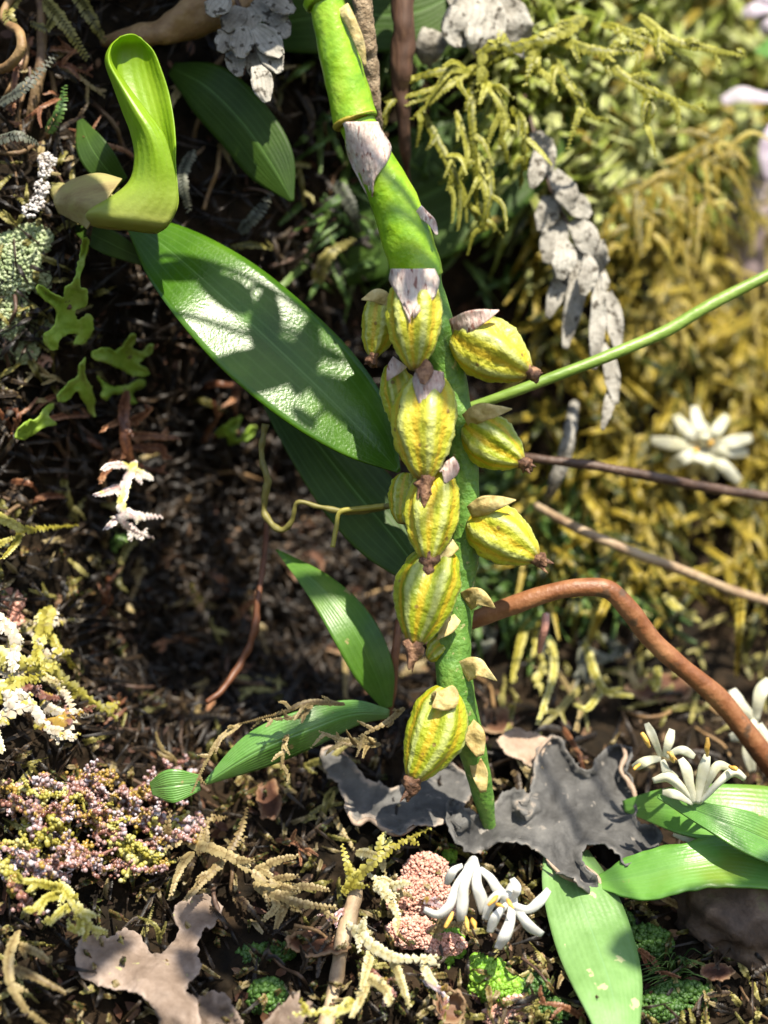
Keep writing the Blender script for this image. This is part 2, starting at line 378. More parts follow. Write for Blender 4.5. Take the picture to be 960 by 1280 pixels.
def lobed(name, px, depth, m, parent=None, origin=None, curl=.012, wob=.014, step=6, holes=(), rag=3.4, solid=.0022, freq=16, curl_w=9):
    """a lobed thallus: outline traced in picture points, laid at depth(px,py), rolling up toward the rim"""
    pl = outline(px)
    sd_ = random.random() * 90
    pl = np.array([q + rag * np.array((noise.noise(Vector((q[0] * .13, q[1] * .13, sd_))) + .8 * noise.noise(Vector((q[0] * .31, q[1] * .31, sd_))), noise.noise(Vector((q[0] * .13, q[1] * .13, sd_ + 9))) + .8 * noise.noise(Vector((q[0] * .31, q[1] * .31, sd_ + 9))))) for q in pl])
    loops = [pl] + [np.array([(hx + r * math.cos(a) * random.uniform(.7, 1.3), hy + r * math.sin(a) * random.uniform(.7, 1.3)) for a in np.linspace(0, 6.283, 14, endpoint=False)]) for hx, hy, r in holes]
    pts = []; edges = []; n0 = 0
    for l in loops:
        pts += [tuple(q) for q in l]; edges += [(n0 + i, n0 + (i + 1) % len(l)) for i in range(len(l))]; n0 += len(l)
    A = np.vstack(loops)
    x0, y0 = pl.min(0); x1, y1 = pl.max(0)
    for a in np.arange(x0, x1, step):
        for b in np.arange(y0, y1, step):
            q = np.array((a + random.uniform(-.3, .3) * step, b + random.uniform(-.3, .3) * step))
            if np.min(np.hypot(A[:, 0] - q[0], A[:, 1] - q[1])) > step * .55: pts.append(tuple(q))
    r = delaunay_2d_cdt([Vector(p) for p in pts], edges, [], 4 if holes else 1, 1e-4)
    V = []; T = []
    for v in r[0]:
        d = float(np.min(np.hypot(A[:, 0] - v.x, A[:, 1] - v.y)))
        y = depth(v.x, v.y)
        e = max(0, 1 - d / curl_w)
        wv = wob * noise.noise(Vector((v.x * freq * .001, v.y * freq * .001, sd_))) + .22 * wob * noise.noise(Vector((v.x * .055, v.y * .055, sd_ + 5))) + .10 * wob * noise.noise(Vector((v.x * .14, v.y * .14, sd_ + 7)))
        cu = curl * e * e * (.5 + 1.2 * noise.noise(Vector((v.x * .02, v.y * .02, sd_ + 3))))
        V.append(P(v.x, v.y, y + wv - cu)); T.append(min(.68, .35 + .5 * noise.noise(Vector((v.x * .03, v.y * .03, sd_))) + .2 * e) + (.55 if d < 1.2 else .12 if d < 4 else 0))
    mb = MB(); tri = [f for f in r[2] if len(f) == 3]
    mb.add(V, [np.array(tri)], np.clip(T, 0, 1))
    return mb.build(name, m, parent, origin, solid=solid)

def strand(mb, pts, w, leaf=1.0, sp=.5, ang=38, tint=.5, roll=0., core=.32, taper=.55, jit=.25, wrap=.35, nleaf=1.0, tipw=.62):
    """a shoot: thin core with two rows of overlapping scale leaves; pts world, w half width in world units"""
    L = np.linalg.norm(np.diff(pts, axis=0), axis=1).sum()
    n = int(max(4, min(90, L / (w * sp)))); c = crom(pts, n) if len(pts) < n else pts[np.linspace(0, len(pts) - 1, n).astype(int)]
    u = np.linspace(0, 1, n); ww = w * (1 - taper * u ** 2) * np.minimum(1, .6 + u * 4)
    ref = CAMN + np.array((roll, 0, roll * .5)); ref /= np.linalg.norm(ref)
    t, nn, bb = frames(c, ref)
    if core: 
        m = max(3, n // 3); ii = np.linspace(0, n - 1, m).astype(int); tube(mb, c[ii], ww[ii] * core, 5, tint=tint, cap=True)
    a = math.radians(ang)
    for s in (-1, 1):
        j = lambda k=1.: 1 + jit * k * rng.uniform(-1, 1, n)[:, None]
        off = t * (s * .25 * w * sp)
        d = (s * bb * math.cos(a) + t * math.sin(a)) * j() - nn * (wrap * rng.uniform(.2, 1.3, n)[:, None])
        d /= np.linalg.norm(d, axis=1)[:, None]
        q = np.cross(d, nn) ; q /= np.linalg.norm(q, axis=1)[:, None] + 1e-9
        up = np.cross(q, d)
        up *= np.sign(np.sum(up * nn, 1))[:, None]
        LL = (ww * leaf)[:, None] * j(.6); W = ww[:, None] * .46 * nleaf * j(.6)
        b0 = c + off + nn * (ww * .34)[:, None]
        V = np.stack([b0 - q * W * .55, b0 + q * W * .55, b0 + d * LL * .5 - q * W + up * LL * .16, b0 + d * LL * .5 + q * W + up * LL * .16, b0 + d * LL - q * W * tipw - up * LL * .12, b0 + d * LL + q * W * tipw - up * LL * .12], 1)
        k = np.arange(n)[:, None] * 6
        Q = k + np.array((0, 1, 3, 2)); T = k + np.array((2, 3, 5, 4))
        tt = np.repeat(np.clip(tint + rng.uniform(-.18, .18, n), 0, 1), 6) + np.tile((-.34, -.34, .08, .08, .26, .26), n)  # scale bases darker, tips paler: relief shade put into the tint
        mb.add(V.reshape(-1, 3), [Q, T], np.clip(tt, 0, 1))

def beads(mb, pts, w, tint=.5):
    """a beaded shoot: small wet grains strung along a curve"""
    L = np.linalg.norm(np.diff(pts, axis=0), axis=1).sum(); n = int(max(4, min(60, L / (w * .6)))); c = crom(pts, n)
    tube(mb, c[::3] if n > 8 else c, [w * .4, w * .3], 5, tint=tint)
    for m_ in range(2):
        p = c + rng.normal(size=(n, 3)) * w * .38; s = w * rng.uniform(.3, .62, n)
        V = p[:, None, :] + ICO[0][None] * s[:, None, None] * (1 + .15 * rng.uniform(-1, 1, (n, len(ICO[0]), 1)))
        F = (np.arange(n)[:, None, None] * len(ICO[0]) + ICO[1][None]).reshape(-1, 3)
        mb.add(V.reshape(-1, 3), [F], np.repeat(np.clip(tint + rng.uniform(-.35, .4, n), 0, 1), len(ICO[0])))

def granules(mb, centre, rad, n, size, flatten=.6, tint=(.2, .9)):
    """knobbly crust: small rounded grains packed over a low mound (centre world, rad world xyz)"""
    base = ICO[0]; F = ICO[1]
    for k in range(n):
        v = rng.normal(size=3); v /= np.linalg.norm(v); v[1] = -abs(v[1]) * 1.0
        p = centre + v * rad * rng.uniform(.82, 1.06)
        s = size * rng.uniform(.5, 1.4)
        q = base * (1 + .22 * rng.uniform(-1, 1, (len(base), 1))) * s * rng.uniform(.7, 1.3, 3) + p
        mb.add(q, [F], rng.uniform(*tint))
    return mb
def _ico():
    import bmesh
    bm = bmesh.new(); bmesh.ops.create_icosphere(bm, subdivisions=1, radius=1)
    v = np.array([x.co[:] for x in bm.verts]); f = np.array([[x.index for x in y.verts] for y in bm.faces]); bm.free(); return v, f
ICO = _ico()

def polyB(pts, lift, n=None):
    """picture polyline lying on the bank, lifted toward the camera (lift constant or list)"""
    lf = lift if isinstance(lift, (list, tuple)) else [lift] * len(pts)
    return [(x, y, bank_y(x, y) - l) for (x, y), l in zip(pts, lf)]

def moss_thing(name, label, cat, paths, m, w=7, lift=.03, group=None, side=0, side_len=30, side_w=.75, leaf=1.15, sp=.55, ang=38, tint=None, wrap=.35, core=.32, droop=.0, spread=50, yabs=None, beaded=False, tipw=.62):
    """one branching shoot: the first path is its stem, the others and random side shoots are its branches"""
    first = paths[0]; bp = lambda q: [(x, y, yabs - l) for (x, y), l in zip(q, lift if isinstance(lift, (list, tuple)) else [lift] * len(q))] if yabs is not None else polyB(q, lift)
    o = thing(name, label, cat, P(*bp(first)[0]), group)
    for k, q in enumerate(paths):
        tt = tint if tint is not None else random.uniform(.35, .65)
        c = curve3(bp(q), 40); ws = w * (1 if k == 0 else .85) * K(c[0, 1])
        mb = MB(); (beads(mb, c, ws, tt) if beaded else strand(mb, c, ws, leaf, sp, ang, tt, random.uniform(-.3, .3), core, wrap=wrap, tipw=tipw)); mb.build('stem' if k == 0 else 'branch', m, o)
        ns = side if k == 0 else side // 2
        for s in range(ns):
            i = int(np.interp(s + random.uniform(-.3, .3), (0, max(1, ns - 1)), (5, 36)))
            tg = c[min(i + 1, 39)] - c[i - 1]; tg /= np.linalg.norm(tg)
            sg = 1 if s % 2 else -1; a = math.radians(random.uniform(spread * .6, spread * 1.3)) * sg
            d = np.array((tg[0] * math.cos(a) - tg[2] * math.sin(a), tg[1] + random.uniform(-.5, .1), tg[0] * math.sin(a) + tg[2] * math.cos(a)))
            l = side_len * random.uniform(.5, 1.2) * K(c[i, 1])
            e = c[i] + d * l * .5 + rng.uniform(-.1, .1, 3) * l; e2 = c[i] + d * l + rng.uniform(-.2, .2, 3) * l + np.array((0, 0, -droop * l))
            mb = MB(); cc = crom([c[i], e, e2], 14); t2 = min(.95, tt + random.uniform(-.1, .2)); (beads(mb, cc, ws * side_w, t2) if beaded else strand(mb, cc, ws * side_w, leaf, sp, ang, t2, random.uniform(-.4, .4), core, wrap=wrap, tipw=tipw)); mb.build('branch', m, o)
    return o

def twig(name, label, pts, radii, m, cat='twig', n=60, seg=12, rough=.18, fr=60, group=None):
    mb = MB(); c = curve3(pts, n); tube(mb, c, [r * K(pts[0][2]) for r in radii], seg, rough, cap=True, fr=fr)
    return tag(mb.build(name, m, None, c[0]), label, cat, group)

# ================================================================== the setting: bank of humus
def build_bank():
    xs = np.concatenate([np.arange(-900, -60, 30), np.arange(-60, 1040, 5), np.arange(1040, 2001, 30)])
    ys = np.concatenate([np.arange(-700, -60, 30), np.arange(-60, 1340, 5), np.arange(1340, 1701, 30)])
    V = np.zeros((len(ys), len(xs), 3)); T = np.zeros((len(ys), len(xs)))
    for j, py in enumerate(ys):
        for i, px in enumerate(xs):
            v = Vector((px * .001, py * .001, 0))
            a = noise.fractal(v * 9, 1., 2.1, 5); b = noise.noise(v * 34 + Vector((4, 2, 1))); c = noise.noise(v * 90)
            a2 = noise.noise(v * 5.5 + Vector((9, 1, 0))) * min(1, max(0, (px - 560) / 150)) * min(1, max(0, (760 - py) / 150))
            V[j, i] = P(px, py, bank_y(px, py) + .03 * a + .02 * a2 + .012 * b + .006 * c); T[j, i] = min(1, max(0, .5 + .4 * a + .3 * b))
    nx = len(xs); i, j = np.meshgrid(np.arange(nx - 1), np.arange(len(ys) - 1))
    F = np.stack([j * nx + i, (j + 1) * nx + i, (j + 1) * nx + i + 1, j * nx + i + 1], -1).reshape(-1, 4)
    mb = MB(); mb.add(V.reshape(-1, 3), [F], T.ravel())
    o = mb.build('bank', 'soil'); o['kind'] = 'structure'; o['label'] = 'dark humus bank with an overgrown hollow'
build_bank()

# ================================================================== orchid fruiting spike
spike_o = P(405, -30, -.04)
spike = thing('orchid_spike', 'hanging orchid fruit spike with yellow ribbed seed capsules and thick green stem', 'orchid', spike_o)
S1 = [(398, -40, -.05), (408, 0, -.05), (424, 70, -.045), (437, 120, -.04), (444, 150, -.038)]
mb = MB(); tube(mb, curve3(S1, 50), [.020, .0215, .0245, .0262, .0282], 28, .05, fr=45); mb.build('internode', 'stem_green', spike)
mb = MB(); tube(mb, curve3([(396, -10, -.05), (405, 0, -.05), (407, 6, -.05)], 8), [.0235, .0245, .0225], 24, .06); mb.build('node_ring', 'stem_green', spike)
mb = MB(); tube(mb, curve3([(443.4, 149, -.038), (444.2, 151.5, -.038), (445, 153.5, -.038)], 8), [.0276, .0284, .0255], 28, .05); mb.build('node_ring', 'ring', spike)
S2 = [(446, 153, -.037), (455, 175, -.035), (472, 210, -.03), (492, 250, -.025), (509, 300, -.02), (521, 338, -.015), (527, 352, -.012)]
mb = MB(); tube(mb, curve3(S2, 60), [.0225, .0225, .0255, .029, .0315, .0315, .030], 30, .05, fr=45); mb.build('internode', 'stem_green', spike)
S3 = [(524, 340, .0), (538, 385, .008), (556, 440, .012), (571, 510, .014), (580, 580, .018), (583, 660, .024), (576, 730, .03), (568, 790, .034), (567, 845, .036), (577, 890, .045), (590, 935, .06), (602, 985, .085), (613, 1040, .125)]
mb = MB(); tube(mb, curve3(S3, 150), [.027, .023, .0205, .0185, .0175, .0175, .0195, .0225, .0235, .021, .018, .0145, .008], 24, .10, fr=40); rach = mb.build('rachis', 'stem_dark', spike)
S3c = curve3(S3, 150)

def wrap_patch(rows, axis, r, m, name='sheath', parent=spike, lift=.0025, jag=0., nv=14, nu=26):
    """papery patch hugging a round stem: rows (py, x0, x1); axis polyline for the stem centre (px,py,y)"""
    ax = crom(axis, 80); mb = MB(); R = crom(rows, nu); G = np.zeros((nu, nv, 3))
    for i, (py, a, b) in enumerate(R):
        k = int(np.argmin(abs(ax[:, 1] - py))); cx, yc = ax[k, 0], ax[k, 2]
        rr = r if np.isscalar(r) else float(np.interp(py, [q[0] for q in r], [q[1] for q in r]))
        for j, s in enumerate(np.linspace(0, 1, nv)):
            x = a + (b - a) * s; d = (x - cx) * .001
            jj = jag * noise.noise(Vector((s * 7, py * .02, 3.))) * (i / nu)
            y = yc - math.sqrt(max(rr * rr - d * d, 0)) - lift - (.004 * max(0, i / nu - .6))
            G[i, j] = P(x, py + jj, y)
    sheet_grid(mb, G, .0016, fr=60)
    return mb.build(name, m, parent, solid=.0016)
wrap_patch([(152, 428, 472), (165, 432, 478), (185, 433, 489), (203, 438, 483), (222, 447, 468), (238, 456, 466), (247, 461, 465)], S2, .0265, 'bract_pink', jag=14)
wrap_patch([(336, 489, 543), (350, 487, 549), (362, 493, 547), (374, 500, 543), (384, 506, 532), (394, 512, 522)], [(517, 330, -.045), (518, 400, -.05)], .033, 'bract_pink', lift=.004, jag=16)
def flake(pts, widths, m, name='bract', parent=spike, fold=(.003, .001), nu=18, nv=9, wob=.006):
    mb = MB(); blade(mb, pts, widths, fold, nu=nu, nv=nv, wob=wob, fr=70); return mb.build(name, m, parent, solid=.0012)
flake([(428, 8, -.07), (440, 30, -.072), (450, 55, -.07), (457, 82, -.065)], [8, 7, 6, 1], 'bract_tan')
flake([(522, 262, -.045), (534, 272, -.046), (541, 280, -.046), (546, 294, -.05)], [7, 6, 5, 1.5], 'bract_pink')

def capsule(base, tip, wpx, spin=0., dry=1., bract=None, warp=.0, seedv=0):
    """ribbed seed capsule from base to tip (px,py,y); bract: (points, widths, material)"""
    a, b = P(*base), P(*tip); ax = b - a; L = np.linalg.norm(ax); ax /= L
    r0 = wpx * .5 * K(base[2])
    nref = np.array((0, -1., 0)); n = nref - ax * (nref @ ax); n /= np.linalg.norm(n); bb = np.cross(ax, n)
    NU, NV = 60, 34
    u = np.linspace(-np.pi, np.pi, NU, endpoint=False); V = []
    sd_ = Vector((seedv * 3.1, seedv, 2))
    bend = n * random.uniform(-.05, .05) + bb * random.uniform(-.06, .06)
    for v in np.linspace(0, 1, NV):
        pr = (math.sin(math.pi * (.06 + .92 * v ** .88))) ** .62
        pr = pr * (1 - .12 * v) + .03
        for t in u:
            th = t + spin + .10 * (v - .5)
            c6 = math.cos(6 * th); c3 = math.cos(3 * th + .4)
            rr = r0 * pr * (1 + .085 * (abs(c6) ** .7 * (1 if c6 > 0 else -1)) + .04 * c3)
            q = a + ax * (L * v) + bend * (L * math.sin(math.pi * v)) + (n * math.cos(t) * .94 + bb * math.sin(t)) * rr
            rr2 = noise.noise(Vector(q * 55) + sd_) * .0026 + noise.noise(Vector(q * 190) + sd_) * .0011 * (1 + c6)
            rr2 += noise.noise(Vector((th * 14, v * 16, seedv))) * .0010
            V.append(q + (n * math.cos(t) + bb * math.sin(t)) * rr2 * min(1, pr * 1.5))
    V.append(a); V.append(b)
    i, j = np.meshgrid(np.arange(NV - 1), np.arange(NU), indexing='ij'); j2 = (j + 1) % NU
    F = np.stack([i * NU + j, i * NU + j2, (i + 1) * NU + j2, (i + 1) * NU + j], -1).reshape(-1, 4)
    jj = np.arange(NU); k = NU * NV
    C0 = np.stack([np.full(NU, k), (jj + 1) % NU, jj], 1); C1 = np.stack([np.full(NU, k + 1), (NV - 1) * NU + jj, (NV - 1) * NU + (jj + 1) % NU], 1)
    uu = (u + spin) / 6.2832
    uv = np.vstack([np.stack([np.tile(uu, NV), np.repeat(np.linspace(0, 1, NV), NU)], 1), [[.5, 0], [.5, 1]]])
    mb = MB(); mb.add(V, [F, C0, C1], float(np.interp(base[1], (340, 900), (.75, .30))) + random.uniform(-.12, .12), uv)
    cp = mb.build('capsule', 'capsule', spike)
    cp.data.update()
    if dry:
        mb = MB(); l = dry * .030; sdv = rng.uniform(-.3, .3, 3)
        pts = crom([b - ax * .012, b + ax * .004, b + ax * l * .55 + sdv * .008, b + ax * l + sdv * .016 + np.array((0, 0, -.004))], 16)
        tube(mb, pts, [.011 * dry ** .5, .0115 * dry ** .5, .0075, .0015], 14, .75, fr=130); 
        for q in range(4):      # withered petal remains
            e = ax * l * random.uniform(.6, 1.15) + (n * random.uniform(-1, 1) + bb * random.uniform(-1, 1)) * .010
            c = crom([b - ax * .003, b + e * .5 + rng.uniform(-.002, .002, 3), b + e], 8); tube(mb, c, [.004, .0035, .0006], 6, .6, fr=150, flat=.35, tint=random.uniform(.3, 1))
        mb.build('dried_tip', 'dry_tip', cp)
    if bract:
        flake(bract[0], bract[1], bract[2], parent=cp) if False else flake(bract[0], bract[1], bract[2])
    return cp
capsule((516, 342, -.048), (519, 462, -.062), 68, .30, .0, seedv=1)
capsule((478, 368, .0), (466, 447, -.004), 48, .1, .35, ([(488, 378, -.02), (472, 370, -.026), (452, 374, -.03)], [7, 9, .8], 'bract_tan'), seedv=2)
capsule((492, 455, .012), (503, 545, .002), 42, .5, .3, ([(500, 452, -.02), (492, 462, -.024), (484, 476, -.02)], [11, 9, .8], 'bract_pink'), seedv=3)
capsule((537, 470, -.03), (531, 600, -.05), 80, .18, .85, seedv=4)
flake([(538, 462, -.062), (536, 478, -.072), (533, 500, -.076), (533, 520, -.074)], [17, 20, 11, 1.5], 'bract_pink', fold=(.014, .014))
flake([(524, 452, -.066), (531, 464, -.075), (528, 480, -.080)], [9, 11, 3], 'dry_tip', name='dried_tip')
capsule((548, 588, -.02), (536, 702, -.044), 66, .42, .75, ([(556, 578, -.05), (562, 588, -.056), (556, 604, -.05)], [13, 12, 1], 'bract_pink'), seedv=5)
capsule((510, 592, .02), (502, 655, .012), 40, .2, .0, seedv=6)
capsule((553, 688, -.012), (519, 806, -.040), 76, .35, 1.0, ([(570, 680, -.03), (556, 690, -.042), (545, 704, -.046)], [7, 9, .8], 'bract_tan'), seedv=7)
capsule((528, 690, .03), (520, 745, .022), 40, .2, .0, seedv=8)
capsule((560, 862, .0), (516, 976, -.012), 72, .25, .95, ([(552, 862, -.03), (556, 874, -.04), (540, 884, -.046)], [14, 17, 1], 'bract_tan'), seedv=9)
capsule((562, 800, .03), (535, 825, .026), 30, .2, .0, seedv=10)
capsule((570, 414, -.01), (662, 466, -.03), 78, .1, .55, ([(564, 410, -.025), (585, 402, -.05), (606, 394, -.056), (624, 388, -.05)], [11, 13, 8, .6], 'bract_pink'), seedv=11)
capsule((583, 530, .0), (653, 578, -.02), 62, .3, .55, ([(582, 526, -.02), (600, 516, -.04), (618, 514, -.046), (640, 511, -.04)], [9, 12, 8, .6], 'bract_tan'), seedv=12)
capsule((589, 646, .005), (672, 698, -.018), 66, .45, .6, ([(587, 640, -.015), (605, 632, -.035), (624, 628, -.04), (645, 625, -.034)], [8, 12, 8, .6], 'bract_tan'), seedv=13)
for pts, wd in (([(582, 752, .01), (595, 746, -.006), (608, 752, -.012), (619, 760, -.014)], [13, 12, 7, .5]),
                ([(579, 840, .012), (594, 834, .0), (606, 840, -.006), (621, 851, -.01)], [14, 13, 7, .5]),
                ([(572, 772, .0), (560, 784, -.01), (546, 800, -.016)], [6, 9, .6]),
                ([(583, 905, .03), (593, 922, .022), (600, 945, .024)], [11, 14, 5]), ([(594, 950, .05), (600, 968, .045), (604, 990, .05)], [8, 10, 4])):
    flake(pts, wd, 'bract_tan')

# ================================================================== leaves of the bank
def leaf(name, label, mid, widths, m, fold=(0, 0), cup=0., wob=.005, solid=.003, cat='leaf', nu=60, nv=17, parent=None, edge=0., group=None):
    mb = MB(); blade(mb, mid, widths, fold, cup, nu, nv, wob, edge=edge)
    o = mb.build(name, m, parent, P(*mid[0]) if parent is None else None, solid=solid)
    if parent is None: tag(o, label, cat, group)
    return o
# direction of growth runs down-right, so the first width is the lower-left half and the second the upper-right half
leaf('broad_leaf', 'large glossy deep green oval leaf with white glints, pointing at the capsules',
     [(160, 280, .16), (205, 308, .12), (265, 360, .085), (330, 420, .07), (400, 487, .065), (458, 545, .062), (499, 590, .062)],
     [(4, 6), (38, 34), (58, 56), (66, 64), (58, 62), (36, 42), (2, 2)], 'leaf_big', fold=(-.034, .018), cup=.006, wob=.006)
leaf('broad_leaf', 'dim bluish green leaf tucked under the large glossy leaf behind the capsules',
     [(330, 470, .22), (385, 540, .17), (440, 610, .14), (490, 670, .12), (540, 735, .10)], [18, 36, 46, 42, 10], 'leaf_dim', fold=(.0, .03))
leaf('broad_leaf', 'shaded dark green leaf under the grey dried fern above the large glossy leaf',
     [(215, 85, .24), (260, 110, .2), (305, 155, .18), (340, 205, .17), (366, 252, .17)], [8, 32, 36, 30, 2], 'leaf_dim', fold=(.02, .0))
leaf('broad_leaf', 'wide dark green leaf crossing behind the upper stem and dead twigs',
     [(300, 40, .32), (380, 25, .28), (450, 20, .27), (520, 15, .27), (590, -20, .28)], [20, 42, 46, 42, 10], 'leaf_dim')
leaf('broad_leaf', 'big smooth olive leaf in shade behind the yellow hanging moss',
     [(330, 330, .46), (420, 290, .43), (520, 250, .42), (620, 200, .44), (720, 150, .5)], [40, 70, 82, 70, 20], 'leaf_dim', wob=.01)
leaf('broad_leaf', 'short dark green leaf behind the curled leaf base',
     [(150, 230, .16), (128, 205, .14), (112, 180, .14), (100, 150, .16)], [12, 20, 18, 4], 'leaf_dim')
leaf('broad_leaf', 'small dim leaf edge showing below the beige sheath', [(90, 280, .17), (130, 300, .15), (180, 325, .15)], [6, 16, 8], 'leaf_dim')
# curled young leaf with its sheath
cl = thing('curled_leaf', 'bright yellow-green young leaf rolled upward from a beige sheath', 'leaf', P(80, 250, .12))
rows = [[(150, 46, .035), (152, 45, .036), (160, 43, .04), (168, 43, .045), (176, 47, .05)],
        [(140, 58, .012), (138, 58, .022), (150, 56, .055), (176, 57, .06), (192, 64, .05)],
        [(140, 78, -.002), (132, 78, .014), (146, 80, .058), (180, 82, .065), (202, 88, .048)],
        [(160, 108, -.012), (141, 106, .012), (152, 110, .056), (188, 112, .062), (211, 116, .045)],
        [(183, 138, -.018), (153, 138, .008), (162, 140, .05), (196, 142, .056), (217, 148, .036)],
        [(205, 168, -.02), (164, 166, .004), (172, 168, .046), (204, 172, .05), (219.5, 178, .022)],
        [(215, 200, -.016), (169, 195, .0), (177, 198, .042), (208, 202, .045), (219.5, 205, .004)],
        [(221, 230, -.010), (164, 224, .0), (172, 226, .045), (208, 230, .045), (221.5, 231, -.004)],
        [(222, 252, -.008), (144, 243, .0), (158, 252, .05), (205, 258, .05), (222.5, 254, -.003)],
        [(217, 268, -.006), (116, 260, .004), (140, 266, .05), (196, 272, .05), (217, 270, .0)],
        [(208, 282, -.002), (108, 270, .012), (130, 276, .05), (186, 284, .05), (208, 284, .004)],
        [(196, 291, .02), (118, 282, .024), (136, 284, .05), (180, 291, .05), (196, 292, .024)]]
rows = [[r[0], ((r[0][0] + r[1][0]) / 2, (r[0][1] + r[1][1]) / 2, min(r[0][2], r[1][2]) - .008), *r[1:]] for r in rows]
mb = MB(); loft(mb, rows, 70, 40); mb.build('blade', 'leaf_curl', cl, solid=.0015)
mb = MB(); tube(mb, curve3([(72, 238, .14), (95, 252, .10), (130, 262, .07), (165, 268, .045), (198, 268, .03)], 40), [.012, .022, .024, .020, .012], 22, .2, flat=.8, fr=28); mb.build('sheath', 'sheath_beige', cl)
mb = MB(); loft(mb, [[(70, 238, .12), (68, 252, .10), (74, 266, .11)], [(94, 224, .075), (88, 250, .045), (92, 276, .07)], [(124, 217, .05), (110, 250, .020), (104, 282, .05)], [(153, 224, .035), (131, 252, .002), (108, 286, .03)]], 44, 26, wob=.007); mb.build('papery_scale', 'sheath_beige', cl, solid=.002)
# two-leaved seedling
sdl = thing('orchid_seedling', 'small seedling with two narrow green leaves beside a brown stalk', 'seedling', P(485, 892, .16))
leaf('leaf', '', [(484, 885, .15), (468, 840, .12), (440, 785, .11), (400, 735, .13), (346, 688, .18)], [6, 24, 27, 18, 1], 'leaf_mid', fold=(.02, -.008), parent=sdl)
leaf('leaf', '', [(486, 892, .14), (440, 893, .09), (385, 912, .06), (320, 940, .05), (256, 979, .06)], [5, 17, 25, 24, 2], 'leaf_sheen', fold=(.01, .022), parent=sdl)
mb = MB(); tube(mb, curve3([(482, 905, .18), (488, 870, .16), (494, 820, .15), (498, 775, .16)], 20), [.007, .007, .006, .004], 8, .2); mb.build('stalk', 'twig_red', sdl)
leaf('fallen_leaf', 'small pale blue-green leaf scrap at the tip of the seedling leaf', [(190, 985, .07), (215, 982, .05), (250, 978, .06)], [8, 21, 10], 'leaf_sheen', wob=.012, cat='leaf')
# leaves at the lower edge
leaf('strap_leaf', 'pale green speckled leaf hanging below the dark grey lichen', [(706, 1060, .11), (718, 1105, .045), (740, 1165, -.01), (762, 1230, -.07), (776, 1300, -.13)], [26, 41, 49, 44, 26], 'leaf_pale', fold=(-.004, .03), wob=.01)
leaf('strap_leaf', 'green wavy leaf lying behind the pale speckled leaf tip', [(742, 1105, .05), (800, 1096, .03), (860, 1082, .02), (930, 1078, .03), (1040, 1110, .05)], [4, 24, 24, 26, 10], 'leaf_right', fold=(-.03, .02), edge=.007)
leaf('strap_leaf', 'folded bright green leaf under the white flower cluster', [(780, 1008, .16), (840, 1012, .10), (910, 1016, .08), (990, 1028, .08), (1080, 1050, .1)], [6, 24, 32, 34, 12], 'leaf_right', fold=(-.04, .025))
leaf('strap_leaf', 'pale upturned leaf margin crossing the folded bright leaf', [(822, 995, .06), (880, 1018, .02), (940, 1042, .01), (1010, 1075, .02)], [2, 14, 24, 20], 'leaf_sheen', fold=(-.02, .01))

# ================================================================== lichens
GL = lambda l: (lambda x, y: bank_y(x, y) - l)
gl1 = lobed('foliose_lichen', [(402, 938), (417, 934), (436, 946), (452, 966), (470, 978), (492, 984), (515, 972), (545, 950), (570, 958), (590, 975), (585, 1000), (568, 1022), (540, 1034), (520, 1030), (500, 1042), (478, 1036), (462, 1022), (445, 1030), (432, 1010), (424, 985), (408, 968)], GL(.06), 'lichen_grey', None, P(480, 1000, .1), curl=.02, wob=.03)
tag(gl1, 'lighter grey ruffled lichen sheet under the lowest seed capsule', 'lichen')
gl2 = lobed('foliose_lichen', [(560, 1002), (578, 1006), (598, 1018), (618, 1004), (632, 988), (650, 986), (662, 992), (668, 965), (672, 938), (690, 918), (706, 934), (722, 958), (738, 962), (748, 944), (774, 930), (790, 940), (784, 962), (794, 990), (798, 1028), (818, 1032), (828, 1046), (816, 1066), (796, 1078), (780, 1082), (768, 1062), (746, 1054), (728, 1064), (730, 1082), (748, 1100), (750, 1116), (736, 1118), (716, 1098), (694, 1090), (680, 1072), (656, 1056), (628, 1052), (604, 1064), (580, 1062), (562, 1040)], GL(.075), 'lichen_grey', None, P(690, 1010, .1), curl=.028, wob=.034, holes=((658, 1007, 10), (576, 1024, 7)))
tag(gl2, 'dark slate grey lobed lichen with curled edges beside the pale speckled leaf', 'lichen')
def rim(o, pts, l, rad=2.2):
    mb = MB(); tube(mb, curve3([(x, y, bank_y(x, y) - l) for x, y in pts], 40), [rad * .4 * .001, rad * .0012, rad * .001, rad * .0013, rad * .4 * .001], 7, .5, fr=90); mb.build('curled_rim', 'lichen_rim', o)
rim(gl2, [(683, 1074), (700, 1092), (722, 1103), (736, 1118), (750, 1114), (747, 1098), (732, 1082)], .085, 3)
rim(gl2, [(776, 930), (782, 945), (776, 962), (790, 985), (796, 1008)], .095, 3)
rim(gl2, [(662, 990), (668, 965), (674, 938), (690, 920)], .09, 2)
rim(gl1, [(432, 1012), (445, 1030), (462, 1024), (480, 1037), (500, 1042), (520, 1032)], .075, 3)
rim(gl1, [(402, 938), (417, 934), (436, 946)], .075, 2)
t_ = lobed('foliose_lichen', [(622, 925), (640, 912), (668, 915), (688, 925), (676, 945), (668, 962), (650, 950), (636, 944)], GL(.07), 'lichen_rim', None, P(650, 930, .2), curl=.02, wob=.03); tag(t_, 'tan brown upturned lichen flap behind the dark grey lichen', 'lichen')
